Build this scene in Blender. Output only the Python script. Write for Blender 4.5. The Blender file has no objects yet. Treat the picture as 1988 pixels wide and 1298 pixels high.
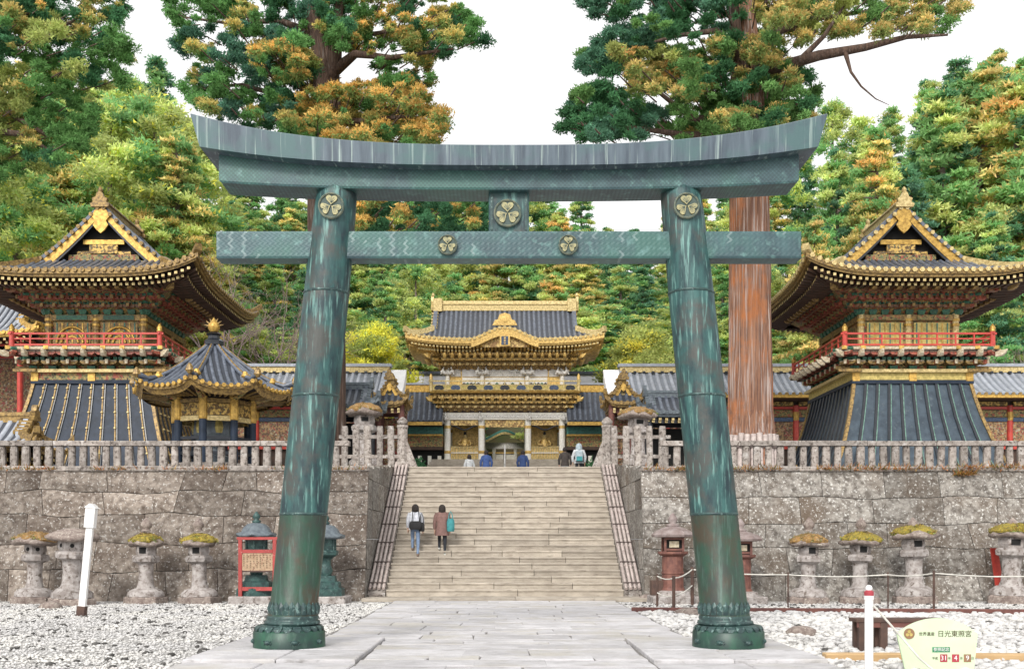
import bpy, math, random
import numpy as np
from mathutils import Vector, Matrix
rad = math.radians
# ---------------------------------------------------------------- camera, sky, sun, exposure
sc = bpy.context.scene
COL = sc.collection
F, H0, CX, EYE = 2033.0, 1056.0, 980.0, 1.6      # focal length and horizon of the 1988 px wide photograph
cam = bpy.data.cameras.new('camera')
cam.sensor_width = 36.0
cam.lens = F / 1988 * 36.0
cam.shift_x = (994 - CX) / 1988
cam.shift_y = (H0 - 649) / 1988
cam.clip_end = 2000
camo = bpy.data.objects.new('camera', cam); COL.objects.link(camo)
camo.location = (0, 0, EYE); camo.rotation_euler = (rad(90), 0, 0)
sc.camera = camo
SUN_EL, SUN_AZ = 36, 198          # azimuth: clockwise from +Y, seen from above
w = bpy.data.worlds.new('World'); sc.world = w; w.use_nodes = True
wn, wl = w.node_tree.nodes, w.node_tree.links
wn.clear()
sky = wn.new('ShaderNodeTexSky'); sky.sky_type = 'NISHITA'; sky.sun_disc = False
sky.sun_elevation = rad(SUN_EL); sky.sun_rotation = rad(SUN_AZ)
sky.dust_density = 6; sky.air_density = 1
hs = wn.new('ShaderNodeHueSaturation'); hs.inputs['Saturation'].default_value = .12
b1 = wn.new('ShaderNodeBackground'); b1.inputs['Strength'].default_value = .06
b2 = wn.new('ShaderNodeBackground'); b2.inputs['Color'].default_value = (1, .99, .985, 1); b2.inputs['Strength'].default_value = .78
ad = wn.new('ShaderNodeAddShader'); wo = wn.new('ShaderNodeOutputWorld')
wl.new(sky.outputs[0], hs.inputs['Color']); wl.new(hs.outputs[0], b1.inputs['Color'])
wl.new(b1.outputs[0], ad.inputs[0]); wl.new(b2.outputs[0], ad.inputs[1]); wl.new(ad.outputs[0], wo.inputs['Surface'])
sl = bpy.data.lights.new('sun', 'SUN'); sl.energy = 1.5; sl.angle = rad(12); sl.color = (1, .95, .87)
so = bpy.data.objects.new('sun', sl); COL.objects.link(so)
sd = Vector((math.sin(rad(SUN_AZ))*math.cos(rad(SUN_EL)), math.cos(rad(SUN_AZ))*math.cos(rad(SUN_EL)), math.sin(rad(SUN_EL))))
so.rotation_euler = sd.to_track_quat('Z', 'Y').to_euler(); so.location = (-20, -20, 60)
vs = sc.view_settings; vs.view_transform = 'Standard'; vs.look = 'None'; vs.exposure = 0.34; vs.gamma = 1; vs.use_curve_mapping = False
sc.cycles.max_bounces = 5; sc.cycles.diffuse_bounces = 3; sc.cycles.transparent_max_bounces = 4

# ---------------------------------------------------------------- helpers
def at(px, py, Y): return Vector(((px - CX)*Y/F, Y, EYE + (H0 - py)*Y/F))
def tag(o, label=None, cat=None, group=None, kind=None):
    if label: o['label'] = label
    if cat: o['category'] = cat
    if group: o['group'] = group
    if kind: o['kind'] = kind
    return o
def thing(name, label, cat, loc=(0, 0, 0), rz=0, group=None):
    o = bpy.data.objects.new(name, None); COL.objects.link(o); o.empty_display_size = .2
    o.location = loc; o.rotation_euler = (0, 0, rz)
    return tag(o, label, cat, group)
def inst(name, me, parent=None, loc=(0, 0, 0), rz=0, scale=None, rot=None):
    o = bpy.data.objects.new(name, me); COL.objects.link(o); o.parent = parent
    o.location = loc; o.rotation_euler = rot if rot else (0, 0, rz)
    if scale is not None: o.scale = (scale,)*3 if not hasattr(scale, '__len__') else scale
    return o
def dup(root, loc, rz=0, label=None, group=None, scale=None):
    def cp(o, par):
        c = o.copy(); COL.objects.link(c); c.parent = par
        for ch in KIDS.get(o.name, ()): cp(ch, c)
        return c
    r = cp(root, None); r.location = loc; r.rotation_euler = (0, 0, rz)
    if scale is not None: r.scale = (scale,)*3 if not hasattr(scale, '__len__') else scale
    return tag(r, label, None, group)
KIDS = {}
def remember(root):
    for ch in [o for o in bpy.data.objects if o.parent == root]:
        KIDS.setdefault(root.name, []).append(ch)
        for g in [o for o in bpy.data.objects if o.parent == ch]: KIDS.setdefault(ch.name, []).append(g)
    return root

class MB:
    def __init__(s): s.v, s.f, s.m, s.s = [], [], [], []
    def add(s, vs, fs, mi=0, sm=False):
        o = len(s.v); s.v += [tuple(p) for p in vs]
        s.f += [tuple(i + o for i in f) for f in fs]; s.m += [mi]*len(fs); s.s += [sm]*len(fs)
        return s
    def box(s, x0, x1, y0, y1, z0, z1, mi=0, T=None):
        vs = [(x, y, z) for z in (z0, z1) for y in (y0, y1) for x in (x0, x1)]
        if T: vs = [T @ Vector(p) for p in vs]
        return s.add(vs, [(0, 2, 3, 1), (4, 5, 7, 6), (0, 1, 5, 4), (2, 6, 7, 3), (0, 4, 6, 2), (1, 3, 7, 5)], mi)
    def bbox(s, x0, x1, y0, y1, z0, z1, b=.01, mi=0, T=None):      # box with chamfered top and vertical edges
        def ring(i, z): return [(x0+i, y0+b, z), (x0+b, y0+i, z), (x1-b, y0+i, z), (x1-i, y0+b, z), (x1-i, y1-b, z), (x1-b, y1-i, z), (x0+b, y1-i, z), (x0+i, y1-b, z)]
        rs = [ring(0, z0), ring(0, z1-b), ring(b, z1)]
        if T: rs = [[T @ Vector(p) for p in r] for r in rs]
        return s.loft(rs, True, True, mi)
    def loft(s, rings, closed=True, caps=False, mi=0, sm=False):
        n = len(rings[0]); vs = [p for r in rings for p in r]; fs = []
        for i in range(len(rings)-1):
            for j in range(n if closed else n-1):
                k = (j+1) % n
                fs.append((i*n+j, i*n+k, (i+1)*n+k, (i+1)*n+j))
        s.add(vs, fs, mi, sm)
        if caps: s.add(rings[0], [tuple(range(n))[::-1]], mi); s.add(rings[-1], [tuple(range(n))], mi)
        return s
    def lathe(s, prof, n=12, c=(0, 0, 0), mi=0, sm=False, ph=0, T=None, sx=1, sy=1):
        rs = [[(c[0]+r*sx*math.cos(2*math.pi*j/n+ph), c[1]+r*sy*math.sin(2*math.pi*j/n+ph), c[2]+z) for j in range(n)] for r, z in prof]
        if T: rs = [[T @ Vector(p) for p in r] for r in rs]
        return s.loft(rs, True, True, mi, sm)
    def tube(s, pts, rr, n=6, mi=0, sm=True, caps=True):
        pts = [Vector(p) for p in pts]; rings = []
        if not hasattr(rr, '__len__'): rr = [rr]*len(pts)
        u = None
        for i, p in enumerate(pts):
            d = (pts[min(i+1, len(pts)-1)] - pts[max(i-1, 0)]).normalized()
            if u is None: u = d.orthogonal().normalized()
            u = (u - d*u.dot(d)).normalized(); v = d.cross(u)
            rings.append([p + (u*math.cos(2*math.pi*j/n) + v*math.sin(2*math.pi*j/n))*rr[i] for j in range(n)])
        return s.loft(rings, True, caps, mi, sm)
    def mesh(s, name, mats):
        me = bpy.data.meshes.new(name); me.from_pydata(s.v, [], s.f)
        for m in (mats if isinstance(mats, (list, tuple)) else [mats]): me.materials.append(M[m])
        if len(me.polygons):
            me.polygons.foreach_set('material_index', s.m); me.polygons.foreach_set('use_smooth', s.s)
        return me
    def build(s, name, mats, parent=None, loc=(0, 0, 0), rz=0):
        return inst(name, s.mesh(name, mats), parent, loc, rz)

# ---------------------------------------------------------------- materials
M = {}
def c4(c): return (c[0], c[1], c[2], 1)
def mk(name, c1, c2=None, scale=4, rough=.7, metal=0, bump=0, bscale=20, stretch=(1, 1, 1), ramp=(.38, .62), rnd=0, c3=None, s3=8, t3=(.58, .64), st3=(1, 1, 1), c4_=None, s4=1.5, t4=(.55, .7), detail=4, spec=.5, hr=0):
    m = bpy.data.materials.new(name); m.use_nodes = True; M[name] = m
    N, L = m.node_tree.nodes, m.node_tree.links
    B = N['Principled BSDF']; B.inputs['Roughness'].default_value = rough; B.inputs['Metallic'].default_value = metal
    B.inputs['Specular IOR Level'].default_value = spec
    tc = N.new('ShaderNodeTexCoord'); vec = tc.outputs['Object']
    oi = None
    if rnd or hr:
        oi = N.new('ShaderNodeObjectInfo')
        va = N.new('ShaderNodeVectorMath'); va.operation = 'MULTIPLY_ADD'
        va.inputs[1].default_value = (37, 53, 71); L.new(oi.outputs['Random'], va.inputs[0]); L.new(vec, va.inputs[2]); vec = va.outputs[0]
    def noise(sc_, st, det=detail):
        mp = N.new('ShaderNodeMapping'); mp.inputs['Scale'].default_value = st; L.new(vec, mp.inputs[0])
        n = N.new('ShaderNodeTexNoise'); n.inputs['Scale'].default_value = sc_; n.inputs['Detail'].default_value = det; n.inputs['Roughness'].default_value = .6
        L.new(mp.outputs[0], n.inputs['Vector']); return n.outputs['Fac']
    def ramped(fac, lo, hi):
        r = N.new('ShaderNodeMapRange'); r.inputs[1].default_value = lo; r.inputs[2].default_value = hi; L.new(fac, r.inputs[0]); return r.outputs[0]
    def mix(fac, a, b):
        x = N.new('ShaderNodeMix'); x.data_type = 'RGBA'; L.new(fac, x.inputs[0])
        for i, q in ((6, a), (7, b)):
            if isinstance(q, tuple): x.inputs[i].default_value = c4(q)
            else: L.new(q, x.inputs[i])
        return x.outputs[2]
    c2 = c2 or tuple(x*.75 for x in c1)
    out = mix(ramped(noise(scale, stretch), *ramp), c1, c2)
    if c4_: out = mix(ramped(noise(s4, (1, 1, 1)), *t4), out, c4_)
    if c3: out = mix(ramped(noise(s3, st3), *t3), out, c3)
    if rnd or hr:
        h = N.new('ShaderNodeHueSaturation'); L.new(out, h.inputs['Color'])
        r = N.new('ShaderNodeMapRange'); r.inputs[3].default_value = 1-rnd; r.inputs[4].default_value = 1+rnd; L.new(oi.outputs['Random'], r.inputs[0]); L.new(r.outputs[0], h.inputs['Value'])
        out = h.outputs[0]
    L.new(out, B.inputs['Base Color'])
    if bump:
        bn = N.new('ShaderNodeBump'); bn.inputs['Strength'].default_value = bump; bn.inputs['Distance'].default_value = .03
        L.new(noise(bscale, stretch), bn.inputs['Height']); L.new(bn.outputs[0], B.inputs['Normal'])
    return m
# bronze
mk('bronze_post', (.038, .115, .11), (.013, .034, .042), scale=6, stretch=(1.2, 1.2, .3), rough=.5, metal=.08, c3=(.15, .30, .275), s3=12, t3=(.55, .67), st3=(1.5, 1.5, .14), c4_=(.06, .065, .06), s4=2.0, t4=(.5, .64), bump=.35, bscale=11, detail=12)
mk('bronze_low', (.017, .075, .045), (.034, .04, .034), scale=3.2, stretch=(1, 1, .45), rough=.42, metal=.08, c3=(.06, .11, .09), s3=12, t3=(.54, .68), st3=(1.6, 1.6, .15), c4_=(.055, .045, .028), s4=2.0, t4=(.52, .66), bump=.2, bscale=12, detail=11)
mk('bronze_band', (.036, .082, .076), (.02, .042, .044), scale=12, rough=.45, metal=.12, c3=(.15, .24, .225), s3=18, t3=(.57, .68), detail=6)
mk('bronze_base', (.018, .085, .05), (.016, .042, .036), scale=3, rough=.42, metal=.1, c3=(.075, .14, .105), s3=6, t3=(.58, .72), st3=(1, 1, .3), detail=7)
mk('bronze_cap', (.095, .13, .16), (.045, .066, .09), scale=2.4, rough=.5, metal=.05, stretch=(4, 1, .35), c3=(.34, .43, .40), s3=4.4, t3=(.57, .69), st3=(3.6, 1, .06), c4_=(.06, .12, .125), s4=1.3, t4=(.48, .62), bump=.15, bscale=6, detail=10)
mk('crest_gold', (.36, .33, .17), (.2, .2, .12), scale=20, rough=.5, metal=.3)
mk('crest_rim', (.30, .31, .22), (.12, .17, .15), scale=14, rough=.5, metal=.3)
mk('crest_dark', (.06, .09, .08), (.04, .07, .06), scale=20, rough=.6)
def pattern_bronze(name, zig):
    m = mk(name, (.055, .115, .125), (.032, .066, .078), scale=3.5, rough=.45, metal=.08, c3=(.12, .24, .23), s3=7, t3=(.54, .74), c4_=(.045, .125, .11), s4=1.1, t4=(.45, .6), detail=8)
    N, L = m.node_tree.nodes, m.node_tree.links; B = N['Principled BSDF']
    src = B.inputs['Base Color'].links[0].from_socket
    tc = N.new('ShaderNodeTexCoord'); sp = N.new('ShaderNodeSeparateXYZ'); L.new(tc.outputs['Object'], sp.inputs[0])
    def ma(op, a, b=None):
        n = N.new('ShaderNodeMath'); n.operation = op
        for i, q in enumerate((a, b)):
            if q is None: continue
            if isinstance(q, (int, float)): n.inputs[i].default_value = q
            else: L.new(q, n.inputs[i])
        return n.outputs[0]
    x, z = sp.outputs[0], sp.outputs[2]
    if zig:   # zigzag water marks
        tri = ma('PINGPONG', ma('MULTIPLY', z, 9.0), .5)
        u = ma('FRACT', ma('ADD', ma('MULTIPLY', x, 5.0), ma('MULTIPLY', tri, .55)))
        line = ma('LESS_THAN', ma('ABSOLUTE', ma('SUBTRACT', u, .5)), .1)
        nz = N.new('ShaderNodeTexNoise'); nz.inputs['Scale'].default_value = 1.6; L.new(tc.outputs['Object'], nz.inputs['Vector'])
        msk = ma('MULTIPLY', line, ma('GREATER_THAN', nz.outputs['Fac'], .57))
        mx = N.new('ShaderNodeMix'); mx.data_type = 'RGBA'; L.new(ma('MULTIPLY', msk, .3), mx.inputs[0]); L.new(src, mx.inputs[6]); mx.inputs[7].default_value = (.34, .42, .42, 1)
        L.new(mx.outputs[2], B.inputs['Base Color'])
        hgt = ma('PINGPONG', ma('ADD', ma('MULTIPLY', x, 13), ma('PINGPONG', ma('MULTIPLY', z, 13), .5)), .5)
    else:     # fine key-fret relief
        a_ = ma('PINGPONG', ma('MULTIPLY', ma('ADD', x, z), 17), .5); b_ = ma('PINGPONG', ma('MULTIPLY', ma('SUBTRACT', x, z), 17), .5)
        hgt = ma('MULTIPLY', ma('GREATER_THAN', ma('MULTIPLY', a_, b_), .05), 1.0)
        mx = N.new('ShaderNodeMix'); mx.data_type = 'RGBA'; mx.blend_type = 'MULTIPLY'; mx.inputs[0].default_value = .4
        L.new(src, mx.inputs[6]); cr = N.new('ShaderNodeMapRange'); cr.inputs[3].default_value = .4; cr.inputs[4].default_value = 1.15; L.new(hgt, cr.inputs[0])
        cb = N.new('ShaderNodeCombineColor'); [L.new(cr.outputs[0], cb.inputs[i]) for i in range(3)]; L.new(cb.outputs[0], mx.inputs[7]); L.new(mx.outputs[2], B.inputs['Base Color'])
    bn = N.new('ShaderNodeBump'); bn.inputs['Strength'].default_value = .3; bn.inputs['Distance'].default_value = .015; L.new(hgt, bn.inputs['Height']); L.new(bn.outputs[0], B.inputs['Normal'])
pattern_bronze('bronze_fret', False); pattern_bronze('bronze_zigzag', True)
# stone
mk('wall_stone', (.30, .258, .22), (.10, .078, .063), scale=5.5, rough=.95, rnd=.34, ramp=(.36, .64), c4_=(.085, .06, .045), s4=.6, t4=(.47, .68), c3=(.48, .46, .43), s3=15, t3=(.565, .66), bump=1, bscale=12, detail=12)
mk('wall_stone_pale', (.31, .29, .262), (.105, .092, .08), scale=6, rough=.95, rnd=.24, ramp=(.37, .62), c4_=(.11, .082, .06), s4=.5, t4=(.47, .68), c3=(.54, .53, .50), s3=15, t3=(.555, .67), bump=1, bscale=13, detail=12)
mk('wall_joint', (.04, .034, .028), rough=1)  # core behind the stones, colour darkened to deepen the joint shadows
mk('step_stone', (.45, .40, .335), (.325, .285, .235), scale=2.2, rough=.85, rnd=.15, stretch=(1, 1, 2), c3=(.22, .19, .155), s3=6, t3=(.55, .70), st3=(.5, 1, 3), bump=.35, bscale=25, detail=7)
mk('step_joint', (.10, .085, .07), rough=1)
mk('path_stone', (.54, .53, .545), (.41, .40, .41), scale=1.6, rough=.8, rnd=.10, c3=(.26, .25, .245), s3=7, t3=(.56, .72), st3=(.5, 1.6, 1), c4_=(.44, .42, .39), s4=.7, t4=(.5, .65), bump=.6, bscale=10, detail=7)
mk('path_joint', (.22, .21, .20), rough=1)
mk('gravel', (.56, .55, .53), (.40, .39, .38), scale=22, rough=.9, c3=(.12, .115, .11), s3=13, t3=(.52, .6), bump=1, bscale=30, detail=3)
mk('pebble', (.60, .59, .58), (.44, .435, .435), scale=6, rough=.85, c3=(.22, .21, .20), s3=6, t3=(.54, .66), c4_=(.68, .665, .63), s4=.5, t4=(.45, .65))
mk('pebble_dark', (.10, .095, .09), (.05, .048, .045), scale=6, rough=.9)
mk('lantern_stone', (.42, .39, .375), (.24, .21, .195), scale=6, rough=.95, rnd=.12, c3=(.12, .095, .08), s3=9, t3=(.54, .66), bump=.5, bscale=22)
mk('lantern_cap', (.30, .25, .22), (.17, .13, .115), scale=9, rough=.95, rnd=.1, c3=(.46, .42, .36), s3=16, t3=(.58, .68), bump=.6, bscale=20)
mk('moss', (.36, .27, .04), (.20, .17, .035), scale=14, rough=1, c3=(.12, .10, .04), s3=20, t3=(.54, .64), bump=1, bscale=30)
mk('moss_brown', (.36, .21, .07), (.22, .13, .05), scale=14, rough=1, c3=(.3, .27, .2), s3=12, t3=(.55, .68), bump=1, bscale=30)
mk('fence_stone', (.37, .335, .305), (.22, .19, .17), scale=7, rough=.95, rnd=.2, c3=(.09, .072, .062), s3=11, t3=(.53, .64), c4_=(.47, .45, .43), s4=4, t4=(.58, .7), bump=.5, bscale=25, detail=7)
mk('earth', (.16, .12, .07), (.09, .08, .04), scale=3, rough=1)
mk('hill_soil', (.05, .065, .02), (.08, .06, .03), scale=.3, rough=1)
# lacquer, gold, tiles, paint
mk('gold', (.66, .42, .10), (.34, .20, .045), scale=8, rough=.42, metal=.45, rnd=.08, detail=7)
mk('gold_pale', (.70, .56, .27), (.38, .28, .11), scale=10, rough=.48, metal=.25, detail=7)
mk('gold_old', (.36, .235, .075), (.11, .068, .028), scale=11, rough=.5, metal=.25, detail=7)
mk('gate_gold', (.86, .60, .20), (.50, .31, .09), scale=9, rough=.42, metal=.25, rnd=.1, detail=7)
mk('gate_carve', (.80, .58, .22), (.27, .15, .055), scale=8, rough=.45, metal=.15, ramp=(.42, .56), c3=(.05, .13, .10), s3=12, t3=(.62, .68), bump=1, bscale=14, detail=6)
mk('tile', (.13, .15, .19), (.075, .088, .115), scale=5, rough=.34, rnd=.12, c3=(.22, .25, .28), s3=9, t3=(.6, .75))
mk('tile_pale', (.36, .385, .43), (.27, .29, .33), scale=3, rough=.38, rnd=.08)
mk('tile_bed', (.045, .052, .068), rough=.5)
mk('tile_bed_pale', (.20, .22, .25), rough=.5)
mk('roof_white', (.66, .66, .70), (.56, .57, .61), scale=3, rough=.5)
mk('matt_white', (.80, .79, .78), (.70, .69, .68), scale=2, rough=.7)
mk('gofun_white', (.88, .86, .80), (.76, .72, .62), scale=12, rough=.6, c3=(.55, .44, .2), s3=16, t3=(.66, .74))
mk('white_carving', (.86, .84, .80), (.55, .53, .49), scale=18, rough=.6, c3=(.14, .17, .17), s3=12, t3=(.6, .68), bump=1, bscale=24)
mk('black_lacquer', (.022, .026, .035), (.012, .015, .02), scale=5, rough=.28)
mk('skirt_blue', (.022, .034, .058), (.012, .02, .034), scale=3, rough=.5, c3=(.04, .05, .07), s3=5, t3=(.6, .75), spec=.25)
mk('skirt_grey', (.06, .085, .11), (.036, .052, .07), scale=3, rough=.5, c3=(.10, .125, .14), s3=5, t3=(.6, .75), spec=.3)
mk('verdigris', (.16, .30, .24), (.08, .16, .13), scale=8, rough=.6, metal=.1)
mk('bronze_green', (.045, .105, .095), (.024, .05, .05), scale=8, rough=.5, metal=.15, c3=(.12, .19, .18), s3=10, t3=(.58, .7), detail=6)
mk('bronze_grey', (.15, .18, .20), (.09, .11, .13), scale=8, rough=.5, metal=.2)
mk('bronze_red', (.22, .095, .07), (.13, .055, .045), scale=5, rough=.6, metal=.1)
mk('bronze_red_roof', (.30, .25, .24), (.20, .15, .14), scale=5, rough=.6, metal=.1)
mk('red_lacquer', (.52, .06, .04), (.38, .04, .03), scale=5, rough=.4)
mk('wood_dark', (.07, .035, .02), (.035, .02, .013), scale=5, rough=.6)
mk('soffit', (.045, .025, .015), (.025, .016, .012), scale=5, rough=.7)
mk('carve_red', (.34, .085, .05), (.14, .045, .03), scale=12, rough=.5, rnd=.25)
mk('carve_green', (.04, .15, .085), (.02, .07, .05), scale=12, rough=.5, rnd=.25)
mk('carve_brown', (.24, .12, .06), (.10, .05, .03), scale=12, rough=.5, rnd=.3)
mk('carve_blue', (.07, .11, .2), (.03, .05, .09), scale=12, rough=.5, rnd=.25)
mk('carve_white', (.62, .55, .42), (.40, .32, .2), scale=12, rough=.5)
mk('carve_mix', (.10, .14, .06), (.40, .27, .09), scale=9, rough=.55, c3=(.30, .07, .04), s3=7, t3=(.54, .6), c4_=(.025, .02, .015), s4=10, t4=(.55, .6), bump=1, bscale=14)
mk('carve_gold', (.56, .37, .1), (.12, .07, .025), scale=9, rough=.45, metal=.25, ramp=(.46, .54), c3=(.06, .10, .07), s3=13, t3=(.6, .65), bump=1, bscale=16)
mk('carve_panel', (.34, .22, .10), (.10, .06, .035), scale=11, rough=.6, ramp=(.46, .54), c3=(.28, .06, .05), s3=8, t3=(.56, .6), c4_=(.40, .38, .28), s4=7, t4=(.58, .64), bump=1, bscale=16)
mk('lattice_gold', (.60, .48, .16), (.34, .27, .08), scale=9, rough=.5, metal=.2)
mk('teal_paint', (.05, .22, .18), (.03, .12, .10), scale=8, rough=.5)
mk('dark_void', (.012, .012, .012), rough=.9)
mk('white_paint', (.82, .81, .80), (.74, .73, .72), scale=4, rough=.5)
mk('red_paint', (.40, .055, .05), (.29, .04, .035), scale=4, rough=.55, c3=(.45, .2, .18), s3=14, t3=(.66, .72))
mk('notice_wood', (.46, .33, .22), (.36, .24, .15), scale=3, stretch=(1, 1, 6), rough=.8, c3=(.16, .06, .04), s3=16, t3=(.57, .64), st3=(2.2, 1, .7))
mk('timber', (.55, .38, .20), (.42, .27, .13), scale=3, stretch=(.3, 3, 3), rough=.8)
mk('timber_red', (.17, .065, .05), (.10, .04, .035), scale=4, rough=.7)
mk('timber_dark', (.10, .055, .04), (.06, .035, .028), scale=4, rough=.7)
mk('rope', (.72, .70, .64), rough=.9)
mk('bamboo', (.50, .43, .40), (.36, .30, .28), scale=6, stretch=(1, .3, 1), rough=.6, rnd=.1, c3=(.20, .15, .14), s3=9, t3=(.58, .7))
mk('cord_black', (.10, .075, .07), rough=.9)
mk('sign_face', (.53, .66, .43), (.60, .69, .50), scale=1.2, rough=.6, c4_=(.68, .62, .58), s4=1.5, t4=(.55, .7))
mk('ink', (.10, .08, .04), rough=.8)
mk('sign_green', (.04, .25, .12), rough=.6)
mk('sign_red', (.42, .05, .07), rough=.6)
mk('sign_brown', (.30, .17, .09), rough=.6)
mk('bark', (.12, .075, .055), (.055, .034, .026), scale=5, stretch=(3, 3, .22), rough=.95, bump=.9, bscale=7, c3=(.2, .17, .15), s3=6, t3=(.58, .7), st3=(2, 2, .15))
mk('bark_red', (.29, .15, .09), (.13, .065, .045), scale=6, stretch=(3.4, 3.4, .09), rough=.95, ramp=(.40, .60), bump=1, bscale=9, c3=(.38, .31, .28), s3=5, t3=(.5, .64), st3=(3, 3, .08), c4_=(.36, .13, .045), s4=.8, t4=(.5, .65), detail=7)
mk('bark_far', (.22, .17, .15), (.12, .09, .08), scale=3, stretch=(2, 2, .2), rough=.95)
mk('twig', (.34, .26, .24), (.24, .18, .16), scale=3, rough=.95)
mk('dry_grass', (.38, .20, .06), (.25, .17, .05), scale=3, rough=1)
mk('hedge_green', (.06, .12, .04), (.03, .06, .02), scale=6, rough=1)
for nm, c in dict(skin=(.55, .34, .25), hair=(.025, .018, .015), coat_white=(.62, .64, .70), coat_black=(.03, .032, .036), coat_brown=(.21, .12, .105), jeans=(.20, .28, .42), trousers=(.022, .025, .032), navy=(.03, .06, .17), blue_jacket=(.05, .10, .28), pale_coat=(.66, .68, .70), bag_teal=(.06, .30, .32), bag_black=(.02, .02, .022), shoe=(.30, .22, .18), shoe_white=(.7, .7, .66), pack_grey=(.42, .50, .55), jacket_dark=(.06, .05, .045), hood=(.05, .055, .065)).items():
    mk(nm, c, tuple(x*.7 for x in c), scale=9, rough=.85)
# foliage: colour comes from each leaf's own colour
def leaf_mat(name, trans=.35, hv=.5, val=1):
    m = bpy.data.materials.new(name); m.use_nodes = True; M[name] = m
    N, L = m.node_tree.nodes, m.node_tree.links; N.clear()
    a = N.new('ShaderNodeAttribute'); a.attribute_name = 'Col'
    oi = N.new('ShaderNodeObjectInfo'); r = N.new('ShaderNodeMapRange'); r.inputs[3].default_value = .5 - .018*hv; r.inputs[4].default_value = .5 + .018*hv
    L.new(oi.outputs['Random'], r.inputs[0]); h = N.new('ShaderNodeHueSaturation'); L.new(r.outputs[0], h.inputs['Hue']); h.inputs['Value'].default_value = val; h.inputs['Saturation'].default_value = .9
    L.new(a.outputs['Color'], h.inputs['Color'])
    d = N.new('ShaderNodeBsdfDiffuse'); t = N.new('ShaderNodeBsdfTranslucent'); x = N.new('ShaderNodeMixShader'); x.inputs[0].default_value = trans
    L.new(h.outputs[0], d.inputs['Color']); L.new(h.outputs[0], t.inputs['Color']); L.new(d.outputs[0], x.inputs[1]); L.new(t.outputs[0], x.inputs[2])
    o = N.new('ShaderNodeOutputMaterial'); L.new(x.outputs[0], o.inputs['Surface'])
leaf_mat('leaf', .42, .5, 1.16)
# ---------------------------------------------------------------- ground, path, gravel
RG = random.Random(11)
def struct(o): return tag(o, kind='structure')
m = MB(); gx = [-400, -60, -16, -8, 0, 8, 16, 60, 400]; gy = [-60, 4, 14, 22, 30, 60]
m.loft([[(x, y, 0) for x in gx] for y in gy], False, False)
struct(m.build('ground', 'gravel'))
def slab(name, x0, x1, y0, y1, z0, z1, mat, parent, j=.03, b=.012, g=.008):
    p = [(x0+g+RG.uniform(-j, j), y0+g+RG.uniform(-j, j)), (x1-g+RG.uniform(-j, j), y0+g+RG.uniform(-j, j)), (x1-g+RG.uniform(-j, j), y1-g+RG.uniform(-j, j)), (x0+g+RG.uniform(-j, j), y1-g+RG.uniform(-j, j))]
    c = (sum(q[0] for q in p)/4, sum(q[1] for q in p)/4)
    t = [RG.uniform(-.004, .004) for _ in p]
    r0 = [(q[0], q[1], z0) for q in p]; r1 = [(q[0], q[1], z1-b+k) for q, k in zip(p, t)]
    r2 = [(q[0]+(c[0]-q[0])*b*1.5/abs(c[0]-q[0]+1e-6)*(1 if c[0] > q[0] else -1)*(1 if c[0] > q[0] else -1), q[1]+math.copysign(b*1.5, c[1]-q[1]), z1+k) for q, k in zip(p, t)]
    mm = MB(); mm.loft([r0, r1, r2], True, True); return mm.build(name, mat, parent)
path = MB().box(-3.1, 3.1, 6, 29.15, -.2, .012).build('stone_path', 'path_joint'); struct(path)
y = 7.0
while y < 29.0:
    dy = RG.uniform(.45, .95); y1 = min(y+dy, 29.12)
    if y1 > 28.8: y1 = 29.12
    lim = 1.96 if y < 17.3 else 3.05
    if y < 17.3 and y1 > 17.3: y1 = 17.3
    x = -lim
    while x < lim-.05:
        x1 = x + RG.uniform(.7, 1.7)
        if lim-x1 < .5: x1 = lim
        slab('flagstone', x, x1, y, y1, -.05, .028+RG.uniform(0, .012), 'path_stone', path, j=.035, b=.008, g=.004)
        x = x1
    y = y1
for s in (-1, 1):
    for (x0, x1, y0, y1) in ((1.98, 3.05, 13.9, 15.2), (3.05, 4.3, 13.9, 15.2), (1.98, 3.3, 15.2, 17.35), (3.3, 4.3, 15.2, 17.35)):
        slab('base_slab', min(s*x0, s*x1), max(s*x0, s*x1), y0, y1, -.05, .075, 'path_stone', path, j=.006, b=.012, g=.006)
    for (x0, x1, y0, y1) in ((1.98, 3.2, 11.6, 13.88), (3.2, 4.3, 11.6, 13.88)):
        slab('base_slab', min(s*x0, s*x1), max(s*x0, s*x1), y0, y1, -.05, .03, 'path_stone', path, j=.006)
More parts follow.
